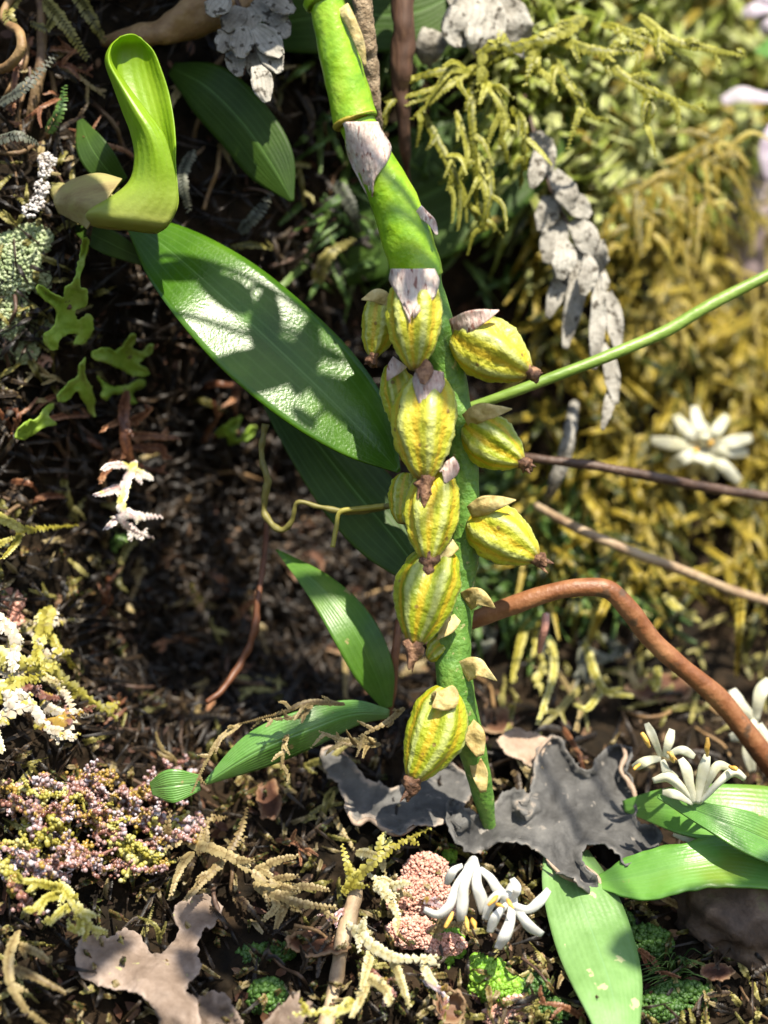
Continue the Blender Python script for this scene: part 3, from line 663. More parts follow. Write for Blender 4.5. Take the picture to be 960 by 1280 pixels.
t_ = lobed('foliose_lichen', [(98, 1178), (106, 1170), (118, 1168), (135, 1173), (150, 1165), (163, 1160), (176, 1169), (185, 1186), (197, 1193), (213, 1183), (222, 1165), (217, 1142), (224, 1126), (240, 1120), (258, 1117), (272, 1125), (277, 1140), (268, 1156), (252, 1166), (247, 1188), (250, 1210), (238, 1226), (232, 1240), (246, 1250), (246, 1292), (204, 1292), (195, 1266), (180, 1246), (160, 1240), (140, 1236), (120, 1231), (104, 1221), (96, 1207)], GL(.05), 'lichen_tan', None, P(180, 1220, -.1), curl=.016, wob=.04, step=6); tag(t_, 'pale taupe lobed lichen with a rounded arm', 'lichen')
t_ = lobed('foliose_lichen', [(246, 1250), (262, 1239), (280, 1242), (292, 1256), (300, 1275), (306, 1300), (240, 1300), (236, 1275)], GL(.055), 'lichen_tan', None, P(270, 1270, -.1), holes=((276, 1250, 8),), wob=.03); tag(t_, 'taupe lichen lobe with a dark round hole', 'lichen')
t_ = lobed('foliose_lichen', [(322, 1300), (338, 1270), (352, 1256), (366, 1242), (374, 1242), (372, 1256), (388, 1252), (392, 1264), (380, 1278), (376, 1300)], GL(.06), 'lichen_tan', None, P(355, 1280, -.1), wob=.03); tag(t_, 'pale forked lichen tip beside the upright stick', 'lichen')
G_ = [('bright green antler lichen hanging below the pale crust', [(104, 297), (100, 320), (93, 348), (82, 360), (80, 372), (65, 366), (50, 356), (46, 365), (60, 378), (72, 389), (70, 400), (66, 410), (56, 418), (56, 430), (66, 438), (73, 436), (75, 425), (84, 419), (96, 419), (92, 430), (105, 429), (115, 416), (117, 400), (110, 392), (98, 400), (94, 390), (107, 381), (109, 362), (102, 360), (100, 348), (107, 320), (111, 300)]),
      ('green forked lichen lobe with three upward tips', [(115, 441), (130, 435), (145, 438), (155, 430), (163, 419), (171, 420), (166, 434), (176, 440), (190, 429), (191, 438), (180, 449), (172, 455), (183, 460), (185, 468), (175, 471), (160, 467), (150, 461), (135, 454), (119, 449)]),
      ('green lichen lobe curling round below the forked lobe', [(122, 470), (135, 480), (150, 482), (165, 479), (175, 472), (181, 475), (178, 484), (168, 489), (166, 496), (171, 502), (162, 504), (155, 493), (141, 491), (133, 501), (126, 496), (128, 485)]),
      ('duller green lichen shred hanging under the antler lichen', [(100, 456), (107, 447), (106, 465), (111, 480), (116, 486), (119, 505), (119, 521), (110, 513), (102, 497), (95, 489), (85, 501), (73, 501), (72, 492), (85, 480), (97, 470)]),
      ('tiny green forked lichen beside the large glossy leaf edge', [(270, 540), (282, 532), (290, 525), (303, 520), (298, 533), (293, 545), (300, 548), (312, 535), (321, 533), (313, 548), (303, 553), (288, 556), (284, 547), (273, 546)]),
      ('small grey-green lichen fork in the dark left hollow', [(18, 545), (32, 528), (46, 524), (58, 508), (68, 505), (62, 520), (70, 530), (58, 534), (46, 540), (30, 550)])]
for lb, ol in G_:
    q = np.array(ol); c = q.mean(0)
    t_ = lobed('green_lichen', ol, GL(.10), 'lichen_green', None, B(c[0], c[1], .08), curl=.012, wob=.02, step=4, rag=1.8, freq=30, curl_w=5); tag(t_, lb, 'lichen')
    mb = MB(); tube(mb, curve3([(c[0], c[1], bank_y(*c) - .095), (c[0] + 6, c[1] + 4, bank_y(*c) + .03)], 8), [.004, .005], 6); mb.build('holdfast', 'root', t_)
def crust(label, blobs, m, size=.006, dens=1., cat='lichen', name='crust_lichen', group=None, lift=.01, kind=None):
    mb = MB()
    for (x, y, rx, ry) in blobs:
        c = B(x, y, lift); k = K(c[1]); granules(mb, c, np.array((rx * k, min(rx, ry) * .6 * k, ry * k)), int(dens * rx * ry * .55) + 12, size * .72)
    x, y = blobs[0][:2]
    o = mb.build(name, m, None, B(x, y, 0)); tag(o, label, cat, group, kind); return o
crust('grainy pale green crust lichen on the bank below the sheath', [(18, 330, 34, 40), (40, 300, 26, 20), (10, 390, 26, 34), (48, 415, 22, 14), (24, 440, 24, 14), (50, 350, 14, 16)], 'crust_green', .0034, 1.9)
crust('pale pinkish crust knob at the edge of the antler lichen', [(28, 440, 18, 12), (56, 452, 10, 8)], 'crust_pink', .004)
crust('salmon pink warty crust under the braided shoots', [(532, 1090, 28, 24), (512, 1122, 30, 26), (545, 1130, 24, 32), (515, 1165, 32, 20), (555, 1180, 28, 14)], 'crust_pink', .0030, 2.2, lift=.035)
crust('lime green moss cushion under the white flower', [(560, 1185, 20, 26), (550, 1168, 14, 12)], 'cushion', .005, 1.4, 'moss', 'moss_cushion')
crust('lime green frilly moss cushion beside the brown chip', [(612, 1225, 28, 26), (635, 1240, 22, 20), (600, 1205, 14, 12)], 'cushion', .005, 1.4, 'moss', 'moss_cushion')
crust('small lime moss tuft touching the grey lichen edge', [(562, 1072, 8, 16)], 'cushion', .004, 1.6, 'moss', 'moss_cushion')
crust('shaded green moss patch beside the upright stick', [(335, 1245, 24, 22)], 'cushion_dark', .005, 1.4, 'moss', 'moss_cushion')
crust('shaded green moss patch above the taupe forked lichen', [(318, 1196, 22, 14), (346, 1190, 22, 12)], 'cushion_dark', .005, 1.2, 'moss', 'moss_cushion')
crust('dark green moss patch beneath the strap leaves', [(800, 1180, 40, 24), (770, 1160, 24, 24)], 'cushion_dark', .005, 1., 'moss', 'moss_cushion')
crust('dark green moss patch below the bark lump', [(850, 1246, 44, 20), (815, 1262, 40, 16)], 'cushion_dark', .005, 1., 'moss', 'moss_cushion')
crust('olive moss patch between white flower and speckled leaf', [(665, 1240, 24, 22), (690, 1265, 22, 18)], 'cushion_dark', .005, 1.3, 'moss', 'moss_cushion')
crust('whitish pink rubble of crust at the lower edge', [(650, 1262, 26, 18), (625, 1270, 22, 14)], 'crust_pink', .0034, 1.9)
crust('moss flecks coloured white as sunlit glints beside the beige sheath', [(60, 200, 12, 9), (56, 214, 8, 9), (52, 236, 9, 11), (46, 254, 9, 9), (38, 264, 10, 8)], 'white_glint', .003, .9, 'moss', 'glint_moss', lift=.05)  # white grains added to stand for glints on lit moss
crust('pale greyish crust behind the red-brown twig', [(610, 700, 22, 26), (640, 730, 20, 14), (600, 670, 12, 16)], 'crust_green', .007, .7)

# ================================================================== twigs, stalks, roots
twig('arching_twig', 'smooth reddish brown twig arching over the dark hollow', [(560, 785, .14), (592, 775, .10), (640, 757, .08), (700, 738, .07), (755, 735, .07), (785, 760, .08), (815, 800, .10), (860, 840, .12), (905, 880, .14), (940, 925, .16), (990, 990, .20)], [9, 11, 11.5, 11, 11.5, 12.5, 12, 12, 13, 14, 14], 'twig_red', n=110, seg=16, rough=.12, fr=26)
twig('grass_stalk', 'slim green stalk slanting up behind the capsules', [(575, 512, .12), (625, 496, .11), (690, 472, .11), (760, 445, .12), (830, 415, .14), (890, 380, .17), (980, 334, .2)], [5, 6.5, 7, 7.5, 8, 8, 8], 'grass_stem', 'stalk', n=70, rough=.08, fr=20)
twig('thin_twig', 'thin dark brown twig below the blurred star flower', [(600, 566, .3), (665, 573, .25), (740, 582, .24), (820, 597, .26), (900, 612, .3), (1000, 626, .34)], [5, 5.5, 6, 6.5, 6.5, 6], 'twig_dark', n=70, seg=9, fr=40)
twig('thin_twig', 'pinkish grey thin twig above the arching red twig', [(670, 632, .4), (720, 660, .33), (790, 690, .32), (850, 712, .34), (920, 740, .4), (990, 760, .44)], [5, 6, 6, 6, 6, 5], 'twig_pale', n=60, seg=9, fr=40)
twig('broken_stalk', 'dry split brown stalk standing behind the orchid stem', [(503, -40, .2), (503, 40, .2), (502, 110, .22), (506, 180, .25), (510, 235, .30)], [13, 15, 12, 7, 4], 'stalk_fibre', 'stalk', n=90, seg=16, rough=.5, fr=34)
twig('fuzzy_stalk', 'fuzzy tan brown stalk just behind the upper orchid stem', [(448, -40, .1), (456, 30, .1), (464, 90, .12), (470, 150, .15), (482, 215, .28)], [12, 12, 11, 8, 5], 'twig_fuzz', 'stalk', n=70, rough=.35, fr=90)
twig('upright_stick', 'pale bleached stick standing among braided shoots', [(448, 1100, .05), (440, 1135, .02), (428, 1180, -.01), (420, 1225, -.04), (410, 1270, -.08), (404, 1310, -.1)], [7, 10, 10, 8, 9, 10], 'twig_pale', 'stick', n=60, rough=.3, fr=40)
twig('gnarled_branch', 'knobbly tan branch across the top beside the curled leaf', [(130, 52, .22), (165, 48, .19), (205, 40, .17), (240, 18, .17), (275, 6, .18), (330, -30, .2)], [8, 12, 17, 22, 24, 24], 'root_tan', 'branch', n=70, seg=18, rough=.5, fr=30)
twig('looping_root', 'pale tan root looping at the picture edge beside mossy stems', [(-20, 88, .15), (8, 84, .12), (26, 62, .10), (24, 40, .11), (10, 30, .13), (4, 18, .14), (18, -10, .16)], [6, 6, 6.5, 6, 5, 5, 5], 'root_tan', 'root', n=50)
twig('brown_root', 'brown root running down behind the small ferny moss', [(50, -20, .2), (52, 30, .17), (52, 80, .16), (44, 120, .16), (34, 165, .17)], [6, 6, 7, 7, 4], 'root', 'root', n=50)
twig('pale_root', 'whitish wrinkled root hanging behind the green stalk', [(718, 505, .45), (712, 540, .36), (704, 575, .36), (690, 610, .38), (682, 630, .5)], [6, 8, 9, 7, 4], 'fern_grey', 'root', n=40)
twig('red_shoot', 'short rosy red shoot under the arching twig', [(682, 768, .2), (681, 785, .19), (677, 800, .2), (674, 815, .22)], [5, 5, 4.5, 3], 'crust_pink', 'shoot', n=20)
twig('hanging_rootlet', 'brown knotted rootlet hanging from the hollow roof beside the large leaf', [(334, 650, .25), (330, 700, .22), (322, 750, .2), (318, 790, .2), (300, 830, .2), (278, 862, .18), (258, 878, .17)], [3, 3.5, 4, 5, 4.5, 4, 3], 'moss_brown', 'root', n=60, rough=.5, fr=70)
twig('hanging_rootlet', 'yellowish rootlet winding down the shaded leaf edge', [(332, 530, .12), (326, 570, .12), (334, 600, .12), (330, 640, .13), (350, 662, .12), (365, 650, .11), (372, 628, .1), (400, 634, .1), (440, 640, .1), (490, 632, .1)], [5, 4, 5, 4, 4, 3, 3, 3, 4, 4], 'moss_olive', 'root', n=90, rough=.6, fr=80)
twig('hanging_rootlet', 'thin yellow rootlet dropping over the dim bluish leaf', [(480, 632, .09), (450, 636, .09), (425, 640, .09), (420, 660, .09), (416, 684, .09)], [3.5, 3.5, 3, 3, 3.5], 'moss_yellow', 'root', n=40, rough=.4, fr=80)

# ================================================================== flowers
def flower(name, label, centre, petals, m, anthers=(), tube_to=None, w=9, y=0., group=None):
    o = thing(name, label, 'flower', P(*centre), group)
    for q in petals:
        pts = q[0]; wd = q[1] if len(q) > 1 else w
        mid = [(x, py, y + (q[2][i] if len(q) > 2 else -.012 * math.sin(i / max(1, len(pts) - 1) * 3.1))) for i, (x, py) in enumerate(pts)]
        mb = MB(); blade(mb, mid, [wd * .35, wd * .55, wd * .68, wd * .40], (random.uniform(-.003, .003), random.uniform(-.003, .004)), cup=.002, nu=22, nv=9, wob=.004, fr=40)
        mb.build('petal', m, o, solid=.0014)
    for a in anthers:
        (x0, y0), (x1, y1), r = a
        mb = MB(); tube(mb, curve3([(x0, y0, y - .014), ((x0 + x1) / 2, (y0 + y1) / 2, y - .022), (x1, y1, y - .024)], 10), [r * .0003, r * .00055, r * .0003], 8, .7, fr=100); mb.build('anther', 'anther', o)
    if tube_to:
        mb = MB(); tube(mb, curve3([(*centre[:2], y), (*tube_to, y + .05)], 10), [.011, .006], 10); mb.build('flower_tube', m, o)
    return o
flower('white_flower', 'white waxy flower with backswept petals beside the salmon crust', (590, 1088, -.03),
       [([(585, 1084), (571, 1108), (562, 1132), (548, 1144), (530, 1137)], 9), ([(590, 1084), (580, 1110), (578, 1132), (576, 1152)], 11), ([(598, 1084), (596, 1105), (602, 1125), (604, 1142)], 11), ([(600, 1086), (613, 1098), (622, 1112), (632, 1118)], 9), ([(578, 1082), (566, 1090), (558, 1106)], 8)],
       'petal', [((566, 1140), (556, 1160), 6), ((590, 1148), (594, 1162), 6), ((582, 1146), (586, 1164), 5)], (592, 1075), y=-.05)
flower('white_flower', 'white waxy flower with wide splayed petals touching the speckled leaf', (636, 1128, -.04),
       [([(636, 1126), (624, 1118), (612, 1132), (606, 1150)], 9), ([(640, 1130), (660, 1138), (674, 1128), (686, 1112)], 9), ([(640, 1132), (638, 1152), (630, 1172), (622, 1186)], 11), ([(642, 1130), (654, 1148), (664, 1160), (678, 1168)], 10), ([(634, 1130), (620, 1146), (612, 1166)], 9), ([(640, 1126), (646, 1112), (640, 1098)], 8)],
       'petal', [((622, 1120), (610, 1132), 5), ((634, 1124), (642, 1136), 5), ((620, 1130), (630, 1134), 5)], (640, 1108), y=-.06)
flower('white_flower', 'cream flower with upright petals on the folded bright leaf', (870, 1002, .03),
       [([(868, 1004), (852, 985), (836, 972), (816, 976)], 9), ([(868, 1004), (862, 980), (858, 962), (850, 948)], 10), ([(872, 1004), (886, 975), (898, 958), (912, 960)], 9), ([(874, 1004), (900, 978), (918, 966), (932, 974)], 8), ([(870, 1004), (876, 978), (880, 960), (884, 944)], 10), ([(866, 1004), (846, 994), (828, 990)], 8)],
       'petal_cream', [((884, 945), (884, 922), 6), ((912, 958), (922, 962), 6), ((842, 952), (838, 940), 6)], y=.02)
flower('white_flower', 'cream flower with orange anthers behind the upright-petalled one', (828, 945, .08),
       [([(826, 946), (820, 930), (814, 916), (808, 904)], 8), ([(830, 946), (836, 930), (840, 912)], 9), ([(826, 948), (808, 952), (792, 960)], 9), ([(832, 946), (852, 938), (868, 946)], 8), ([(828, 950), (834, 966), (846, 974)], 9)],
       'petal_cream', [((812, 934), (802, 916), 6), ((834, 940), (846, 950), 5), ((800, 955), (792, 962), 5)], y=.08)
st = []
for k, (a, r) in enumerate(((-170, 68), (-125, 62), (-88, 40), (-60, 58), (-15, 62), (8, 55), (50, 70), (75, 52), (110, 48), (145, 55), (-100, 66))):
    c_, s_ = math.cos(math.radians(a)), math.sin(math.radians(a)); st.append(([(880, 562), (880 + c_ * r * .5, 560 + s_ * r * .38), (880 + c_ * r, 560 + s_ * r * .8)], 12, [0, -.03, .02 * (k % 3)]))
flower('star_flower', 'cream star-shaped flower on golden moss, petals spread', (880, 562, .57), st, 'petal_cream', [((872, 560), (866, 566), 8), ((884, 556), (892, 552), 8)], (880, 590), y=.57)
flower('star_flower', 'half-hidden white flower behind the arching twig end', (945, 900, .25), [([(945, 900), (925, 880), (915, 862)], 12), ([(945, 900), (950, 870), (962, 850)], 12), ([(945, 900), (930, 918), (912, 922)], 11), ([(948, 905), (962, 930), (975, 950)], 12), ([(945, 905), (935, 935), (940, 965)], 11)], 'petal_cream', y=.25)
flower('lilac_flower', 'pale lilac petals drooping by the bright gap above the golden moss', (985, 130, .7), [([(985, 120), (950, 122), (925, 118), (902, 128)], 14), ([(985, 140), (968, 160), (958, 190), (962, 225)], 14), ([(990, 120), (975, 100), (985, 80)], 14)], 'petal_lilac', y=.7)
flower('lilac_flower', 'pale pink petals at the top beside the bright gap', (985, 20, .7), [([(990, 20), (960, 10), (940, 14), (928, 16)], 14), ([(985, 10), (955, -5), (930, -20)], 14), ([(990, 25), (965, 30), (950, 40)], 12)], 'petal_lilac', y=.7)
flower('white_flower', 'small fallen white petal under the folded bright leaf', (865, 1045, .08), [([(842, 1042), (862, 1048), (890, 1052)], 10), ([(850, 1046), (868, 1040), (884, 1046)], 7)], 'petal_cream', y=.08)
leaf('far_leaf', 'bright green leaf between the pink and lilac petals', [(1010, 40, .7), (975, 58, .66), (944, 64, .66)], [14, 18, 2], 'leaf_right')

# ================================================================== dried grey ferns
def frond(name, label, rachis, pinnae, origin, group=None, crumple=.007):
    o = thing(name, label, 'fern', origin, group)
    mb = MB(); tube(mb, curve3(rachis, 30), [.0035, .003, .002], 7, .3); mb.build('rachis', 'twig_dark', o)
    for (mid, wd) in pinnae:
        mb = MB(); blade(mb, mid, [wd * .5, wd, wd * .95, wd * .3], (-.003, .002), cup=-.002, nu=30, nv=13, wob=crumple, edge=.008, fr=26); mb.build('pinna', 'fern_grey', o, solid=.0012)
    return o
pn = []
for (x0, y0, x1, y1, wd) in ((300, 8, 282, 40, 14), (308, 10, 318, 38, 14), (318, 0, 352, 30, 15), (330, -5, 368, 14, 14), (290, 30, 276, 66, 13), (303, 34, 300, 72, 14), (318, 34, 352, 70, 16), (326, 44, 350, 92, 15), (312, 60, 330, 104, 14), (320, 82, 334, 128, 13), (288, 60, 300, 96, 12), (280, -5, 262, 20, 14), (340, 20, 360, 48, 13)):
    yy = random.uniform(.10, .15); pn.append(([(x0, y0, yy + .012), ((x0 * 2 + x1) / 3 + 2, (y0 * 2 + y1) / 3, yy + .002), ((x0 + 2 * x1) / 3, (y0 + 2 * y1) / 3, yy - .006), (x1, y1, yy - .010)], wd))
frond('dried_fern', 'whitish grey dried fern with rounded overlapping pinnae above the shaded leaf', [(285, -20, .17), (308, 30, .15), (325, 110, .16)], pn, P(285, -20, .17))
pn = [([(548, 10, .3), (545, 40, .27), (535, 65, .27), (532, 82, .29)], 18), ([(565, -10, .28), (585, 10, .25), (572, 40, .24), (590, 52, .26)], 22), ([(600, -10, .28), (608, 20, .25), (604, 52, .24), (608, 78, .27)], 24), ([(622, -5, .3), (640, 20, .27), (650, 48, .27), (664, 70, .3)], 20)]
frond('dried_fern', 'crumpled silver grey dead fern leaf behind the yellow moss branch', [(560, -40, .32), (585, 10, .3), (600, 60, .3)], pn, P(560, -40, .32), crumple=.014)
pn = []
for (x0, y0, x1, y1, wd) in ((668, 165, 688, 215, 13), (672, 190, 665, 235, 11), (690, 215, 715, 262, 15), (684, 245, 676, 290, 14), (700, 245, 738, 270, 14), (694, 270, 684, 330, 17), (715, 275, 742, 320, 16), (702, 300, 700, 350, 15), (706, 320, 684, 398, 11), (725, 310, 706, 436, 12), (735, 320, 728, 370, 12), (742, 345, 752, 300, 9), (745, 350, 742, 462, 10), (758, 365, 772, 440, 11), (752, 430, 770, 505, 10), (765, 470, 752, 538, 7), (744, 332, 752, 372, 9)):
    yy = random.uniform(.26, .33); pn.append(([(x0, y0, yy + .012), ((x0 * 2 + x1) / 3 + 4, (y0 * 2 + y1) / 3, yy - .002), ((x0 + 2 * x1) / 3 + 2, (y0 + 2 * y1) / 3, yy - .008), (x1, y1, yy - .008)], wd))
frond('dried_fern', 'long pale grey dead fern frond hanging through the hanging moss', [(655, 120, .4), (690, 240, .33), (738, 340, .32), (768, 500, .34)], pn, P(655, 120, .4), crumple=.010)

# ================================================================== hanging yellow and golden moss shoots (upper side)
YB = [([[(600, 90), (560, 88), (520, 98), (480, 124)], [(592, 92), (545, 110), (484, 128)]], 5), ([[(598, 80), (560, 108), (516, 148)]], 5), ([[(528, 140), (556, 195), (576, 235), (600, 280)], [(560, 200), (566, 215), (560, 236)]], 5),
      ([[(588, 100), (590, 150), (594, 210), (596, 272)], [(592, 190), (606, 235), (608, 282)]], 5), ([[(600, 95), (622, 122), (640, 166)], [(620, 120), (630, 150), (625, 178)]], 6), ([[(730, 22), (690, 45), (640, 62), (590, 90)], [(640, 62), (620, 56), (600, 66)], [(690, 45), (735, 62), (790, 64)], [(665, 55), (668, 75), (672, 90)]], 9),
      ([[(688, 68), (712, 105), (732, 138), (752, 152)]], 6), ([[(640, 135), (655, 158), (656, 205), (652, 215)]], 5), ([[(570, 140), (584, 190), (566, 234)]], 4), ([[(610, 200), (614, 240), (602, 285), (612, 286)]], 4),
      ([[(752, 30), (790, 42), (830, 60), (870, 90)], [(790, 42), (800, 70), (790, 95)]], 6), ([[(745, 60), (780, 95), (830, 120), (880, 140)], [(800, 105), (815, 135), (806, 160)]], 6), ([[(800, 20), (840, 50), (890, 62), (930, 70)]], 6)]
YL = ['two-pronged yellow moss shoot crossing the dry split stalk', 'short yellow moss shoot slanting toward the pink-white sheath', 'long yellow moss strand trailing past the orchid stem with a forked tip', 'paired yellow moss strands hanging straight down beside the dead fern', 'forked yellow moss shoot over the crumpled dead fern base', 'thickest yellow-green moss branch arching over the crumpled dead fern', 'single yellow moss strand drooping from the thick branch', None, None, None, 'lime moss shoot below the pink petals', 'forked lime moss shoot pointing at the lilac petals', 'lime moss shoot reaching the far bright leaf']
for (paths, ww), yl in zip(YB, YL):
    moss_thing('hanging_moss', yl or 'thin yellow-green moss strand hanging between the larger shoots', 'moss', paths, 'moss_hang', ww * 1.15, lift=[.12, .16, .16, .14, .14][:5], group='yellow moss shoots behind the orchid stem', side=4, side_len=34, leaf=1.2, sp=.6, yabs=.38, droop=.4)
moss_thing('golden_branch', 'orange-gold moss branch fanning down beside the dead fern frond', 'moss', [[(915, 160), (870, 190), (835, 220), (790, 238), (735, 246)], [(872, 190), (892, 204), (912, 214)], [(850, 212), (882, 245), (902, 268)], [(820, 232), (846, 266), (872, 306)], [(800, 238), (815, 275), (812, 310)], [(770, 242), (785, 280), (775, 320)], [(885, 182), (905, 180), (925, 186)]], 'moss_gold', 5.5, lift=[.25] * 5, side=10, side_len=50, leaf=2., sp=.8, tipw=.2, ang=50, yabs=.75, droop=.4)
for k in range(46):       # individual golden shoots in front of the mass
    x = random.uniform(690, 980); y = random.uniform(170, 660)
    if 640 < x < 790 and 180 < y < 540 and random.random() < .7: x += 150
    a = math.radians(random.uniform(50, 130)); l = random.uniform(60, 130); dx, dy = math.cos(a) * l, math.sin(a) * l
    moss_thing('golden_moss', 'drooping golden moss shoot on the bank ' + ('above' if y < 420 - (x - 800) * .4 else 'below') + ' the green stalk', 'moss', [[(x, y), (x + dx * .35 + random.uniform(-15, 15), y + dy * .3), (x + dx * .7, y + dy * .7), (x + dx, y + dy)]], 'moss_gold', random.uniform(3, 5), tipw=.2, lift=[.03, .09, .10, .06], group='golden moss shoots on the bank behind the green stalk', side=7, side_len=48, leaf=2.1, sp=.85, ang=45, droop=.5)
for k in range(16):
    x = random.uniform(590, 780); y = random.uniform(585, 860); l = random.uniform(40, 80)
    moss_thing('pale_moss', 'pale green moss shoot under the thin twigs', 'moss', [[(x, y), (x + random.uniform(-20, 20), y + l * .5), (x + random.uniform(-30, 30), y + l)]], 'moss_yellow' if k % 2 else 'moss_grey', random.uniform(4, 6), lift=[.02, .07, .05], group='pale moss shoots under the thin twigs', side=4, side_len=26, leaf=1.3, sp=.6)
for pth in ([[(688, 800), (692, 840), (672, 905)]], [[(730, 800), (745, 845), (760, 865), (790, 870)], [(752, 862), (735, 885), (720, 882)]], [[(660, 770), (648, 815), (640, 850)]], [[(830, 745), (850, 762), (874, 776)], [(838, 742), (856, 738)]], [[(822, 835), (820, 860), (812, 850)]]):
    moss_thing('forked_moss', 'yellow-tipped forked moss shoot hanging below the arching twig', 'moss', pth, 'moss_yellow', 6, lift=[.06, .10, .10, .10], group='forked moss shoots below the arching twig', side=2, side_len=20, leaf=1.1, sp=.5)

# ================================================================== sunlit and shaded liverwort shoots, left side
def shoots(name, label, cat, lst, m, w, **kw):
    for p in lst: moss_thing(name, label, cat, p, m, w, **kw)
moss_thing('braided_liverwort', 'rust brown braided liverwort below the green lichen lobes', 'liverwort', [[(158, 490), (155, 520), (158, 555), (170, 580), (212, 592)], [(156, 525), (130, 535)], [(160, 545), (190, 545), (222, 548)], [(165, 560), (200, 560), (206, 572)], [(158, 530), (178, 520), (190, 510)], [(156, 560), (140, 580), (126, 598)]], 'moss_brown', 7.5, lift=[.12, .17, .2, .21, .2], side=4, side_len=20)
moss_thing('braided_liverwort', 'sunlit pink-white liverwort spray with yellow tips', 'liverwort', [[(168, 578), (158, 605), (152, 635), (160, 660), (190, 672)], [(160, 582), (140, 582), (128, 588)], [(150, 608), (132, 616), (118, 620)], [(155, 640), (175, 645), (200, 646)], [(155, 642), (140, 655), (132, 662)], [(165, 590), (180, 594), (190, 598)], [(158, 655), (172, 668), (178, 674)]], 'moss_spray', 8.5, lift=[.22, .25, .27, .27, .26], side=2, side_len=14, leaf=1.0, sp=.62)
moss_thing('braided_liverwort', 'yellow braided liverwort fork at the picture edge above the white spray', 'liverwort', [[(-20, 640), (10, 652), (30, 662), (60, 660), (95, 657)], [(28, 662), (20, 680), (4, 698)], [(-20, 690), (0, 680), (15, 672)]], 'moss_yellow', 8, lift=[.08, .1, .11, .11, .1], side=0, leaf=1., sp=.62)
WC = [[[(-20, 810), (20, 826), (60, 838), (100, 865), (144, 897)], [(70, 842), (60, 830), (45, 825)]], [[(-20, 850), (20, 868), (45, 890), (72, 925)], [(72, 925), (88, 905), (88, 880), (80, 862)]], [[(-10, 770), (15, 790), (20, 815), (14, 835)]], [[(-20, 880), (5, 862), (30, 850), (60, 842)]], [[(40, 825), (50, 818), (70, 822)]], [[(-10, 905), (12, 890), (14, 870)]], [[(60, 760), (54, 790), (44, 820)]]]
for k, p in enumerate(WC):
    moss_thing('braided_liverwort', 'glistening white and yellow liverwort shoot in the sunlit tuft on the bank edge', 'liverwort', p, 'moss_glint_white' if k % 3 else 'moss_yellow', random.uniform(9, 13), lift=[.07, .09, .1, .1, .09], group='shoots of the glistening white liverwort tuft', side=4, side_len=22, leaf=1., sp=.62)
for k in range(12):
    x = random.uniform(-25, 60); y = random.uniform(770, 915); a_ = math.radians(random.uniform(-20, 70)); l = random.uniform(40, 90)
    moss_thing('braided_liverwort', 'glistening white and yellow liverwort shoot in the sunlit tuft on the bank edge', 'liverwort', [[(x, y), (x + math.cos(a_) * l * .5, y + math.sin(a_) * l * .5 + random.uniform(-10, 10)), (x + math.cos(a_) * l, y + math.sin(a_) * l)]], random.choice(['moss_glint_white', 'moss_glint_white', 'moss_straw', 'moss_yellow', 'moss_pink']), random.uniform(6, 10), lift=[.03, random.uniform(.06, .1), random.uniform(.05, .1)], group='shoots of the glistening white liverwort tuft', side=3, side_len=24, leaf=1., sp=.62)
crust('pink blistered crust above the glistening white tuft', [(14, 752, 16, 14), (18, 780, 12, 16)], 'crust_pink', .005)
for k in range(60):
    x = random.uniform(-20, 190); y = random.uniform(965, 1075) + max(0, (90 - x)) * .1; a = math.radians(random.uniform(-30, 60)); l = random.uniform(40, 85)
    moss_thing('beaded_liverwort', 'wet purplish pink beaded liverwort shoot in the low tangled cushion', 'liverwort', [[(x, y), (x + math.cos(a) * l * .5, y + math.sin(a) * l * .5 + random.uniform(-10, 10)), (x + math.cos(a) * l, y + math.sin(a) * l)]], 'moss_pink' if k % 4 else 'moss_yellow', random.uniform(5.5, 8.5), lift=[.02, random.uniform(.05, .09), random.uniform(.04, .08)], group='beaded liverwort cushion shoots', side=4, side_len=26, beaded=True)
moss_thing('yellow_liverwort', 'yellow-green feathery liverwort fan below the beaded cushion', 'liverwort', [[(75, 1105), (90, 1125), (105, 1145), (122, 1170)], [(85, 1112), (50, 1104), (18, 1100)], [(88, 1118), (60, 1122), (38, 1140)], [(95, 1130), (75, 1140), (62, 1155)], [(100, 1135), (100, 1160), (92, 1162)]], 'moss_yellow', 7, lift=[.08, .1, .1, .09], side=6, side_len=18, leaf=1.3)
moss_thing('braided_liverwort', 'yellow-brown shoot curving down beside the taupe lichen', 'liverwort', [[(22, 1165), (12, 1195), (14, 1230), (35, 1265), (70, 1290)], [(16, 1210), (45, 1222), (80, 1240)], [(20, 1180), (45, 1190), (60, 1200)]], 'moss_tan', 8, lift=[.05, .08, .08, .07, .05], side=3, side_len=20, leaf=1., sp=.62)
OB = [[[(235, 1055), (262, 1060), (290, 1072), (330, 1100), (372, 1112)], [(285, 1070), (300, 1040), (308, 1012)], [(280, 1075), (250, 1105), (232, 1125)], [(240, 1066), (226, 1085), (214, 1118)], [(330, 1100), (345, 1130), (330, 1150)], [(318, 1090), (345, 1076), (372, 1070)]],
      [[(318, 1106), (345, 1118), (380, 1130), (418, 1134)], [(360, 1122), (350, 1145), (345, 1160)], [(350, 1116), (380, 1108), (410, 1112)], [(338, 1108), (352, 1098), (372, 1095)]], [[(250, 1040), (225, 1050), (205, 1040)]], [[(262, 1062), (248, 1040), (266, 1020)]]]
for p in OB: moss_thing('braided_liverwort', 'olive tan braided liverwort shoot beside the taupe lichen arm', 'liverwort', p, 'moss_tan', 8.5, lift=[.06, .08, .09, .09, .08], group='olive braided shoots beside the taupe lichen arm', side=3, side_len=24, leaf=1., sp=.62)
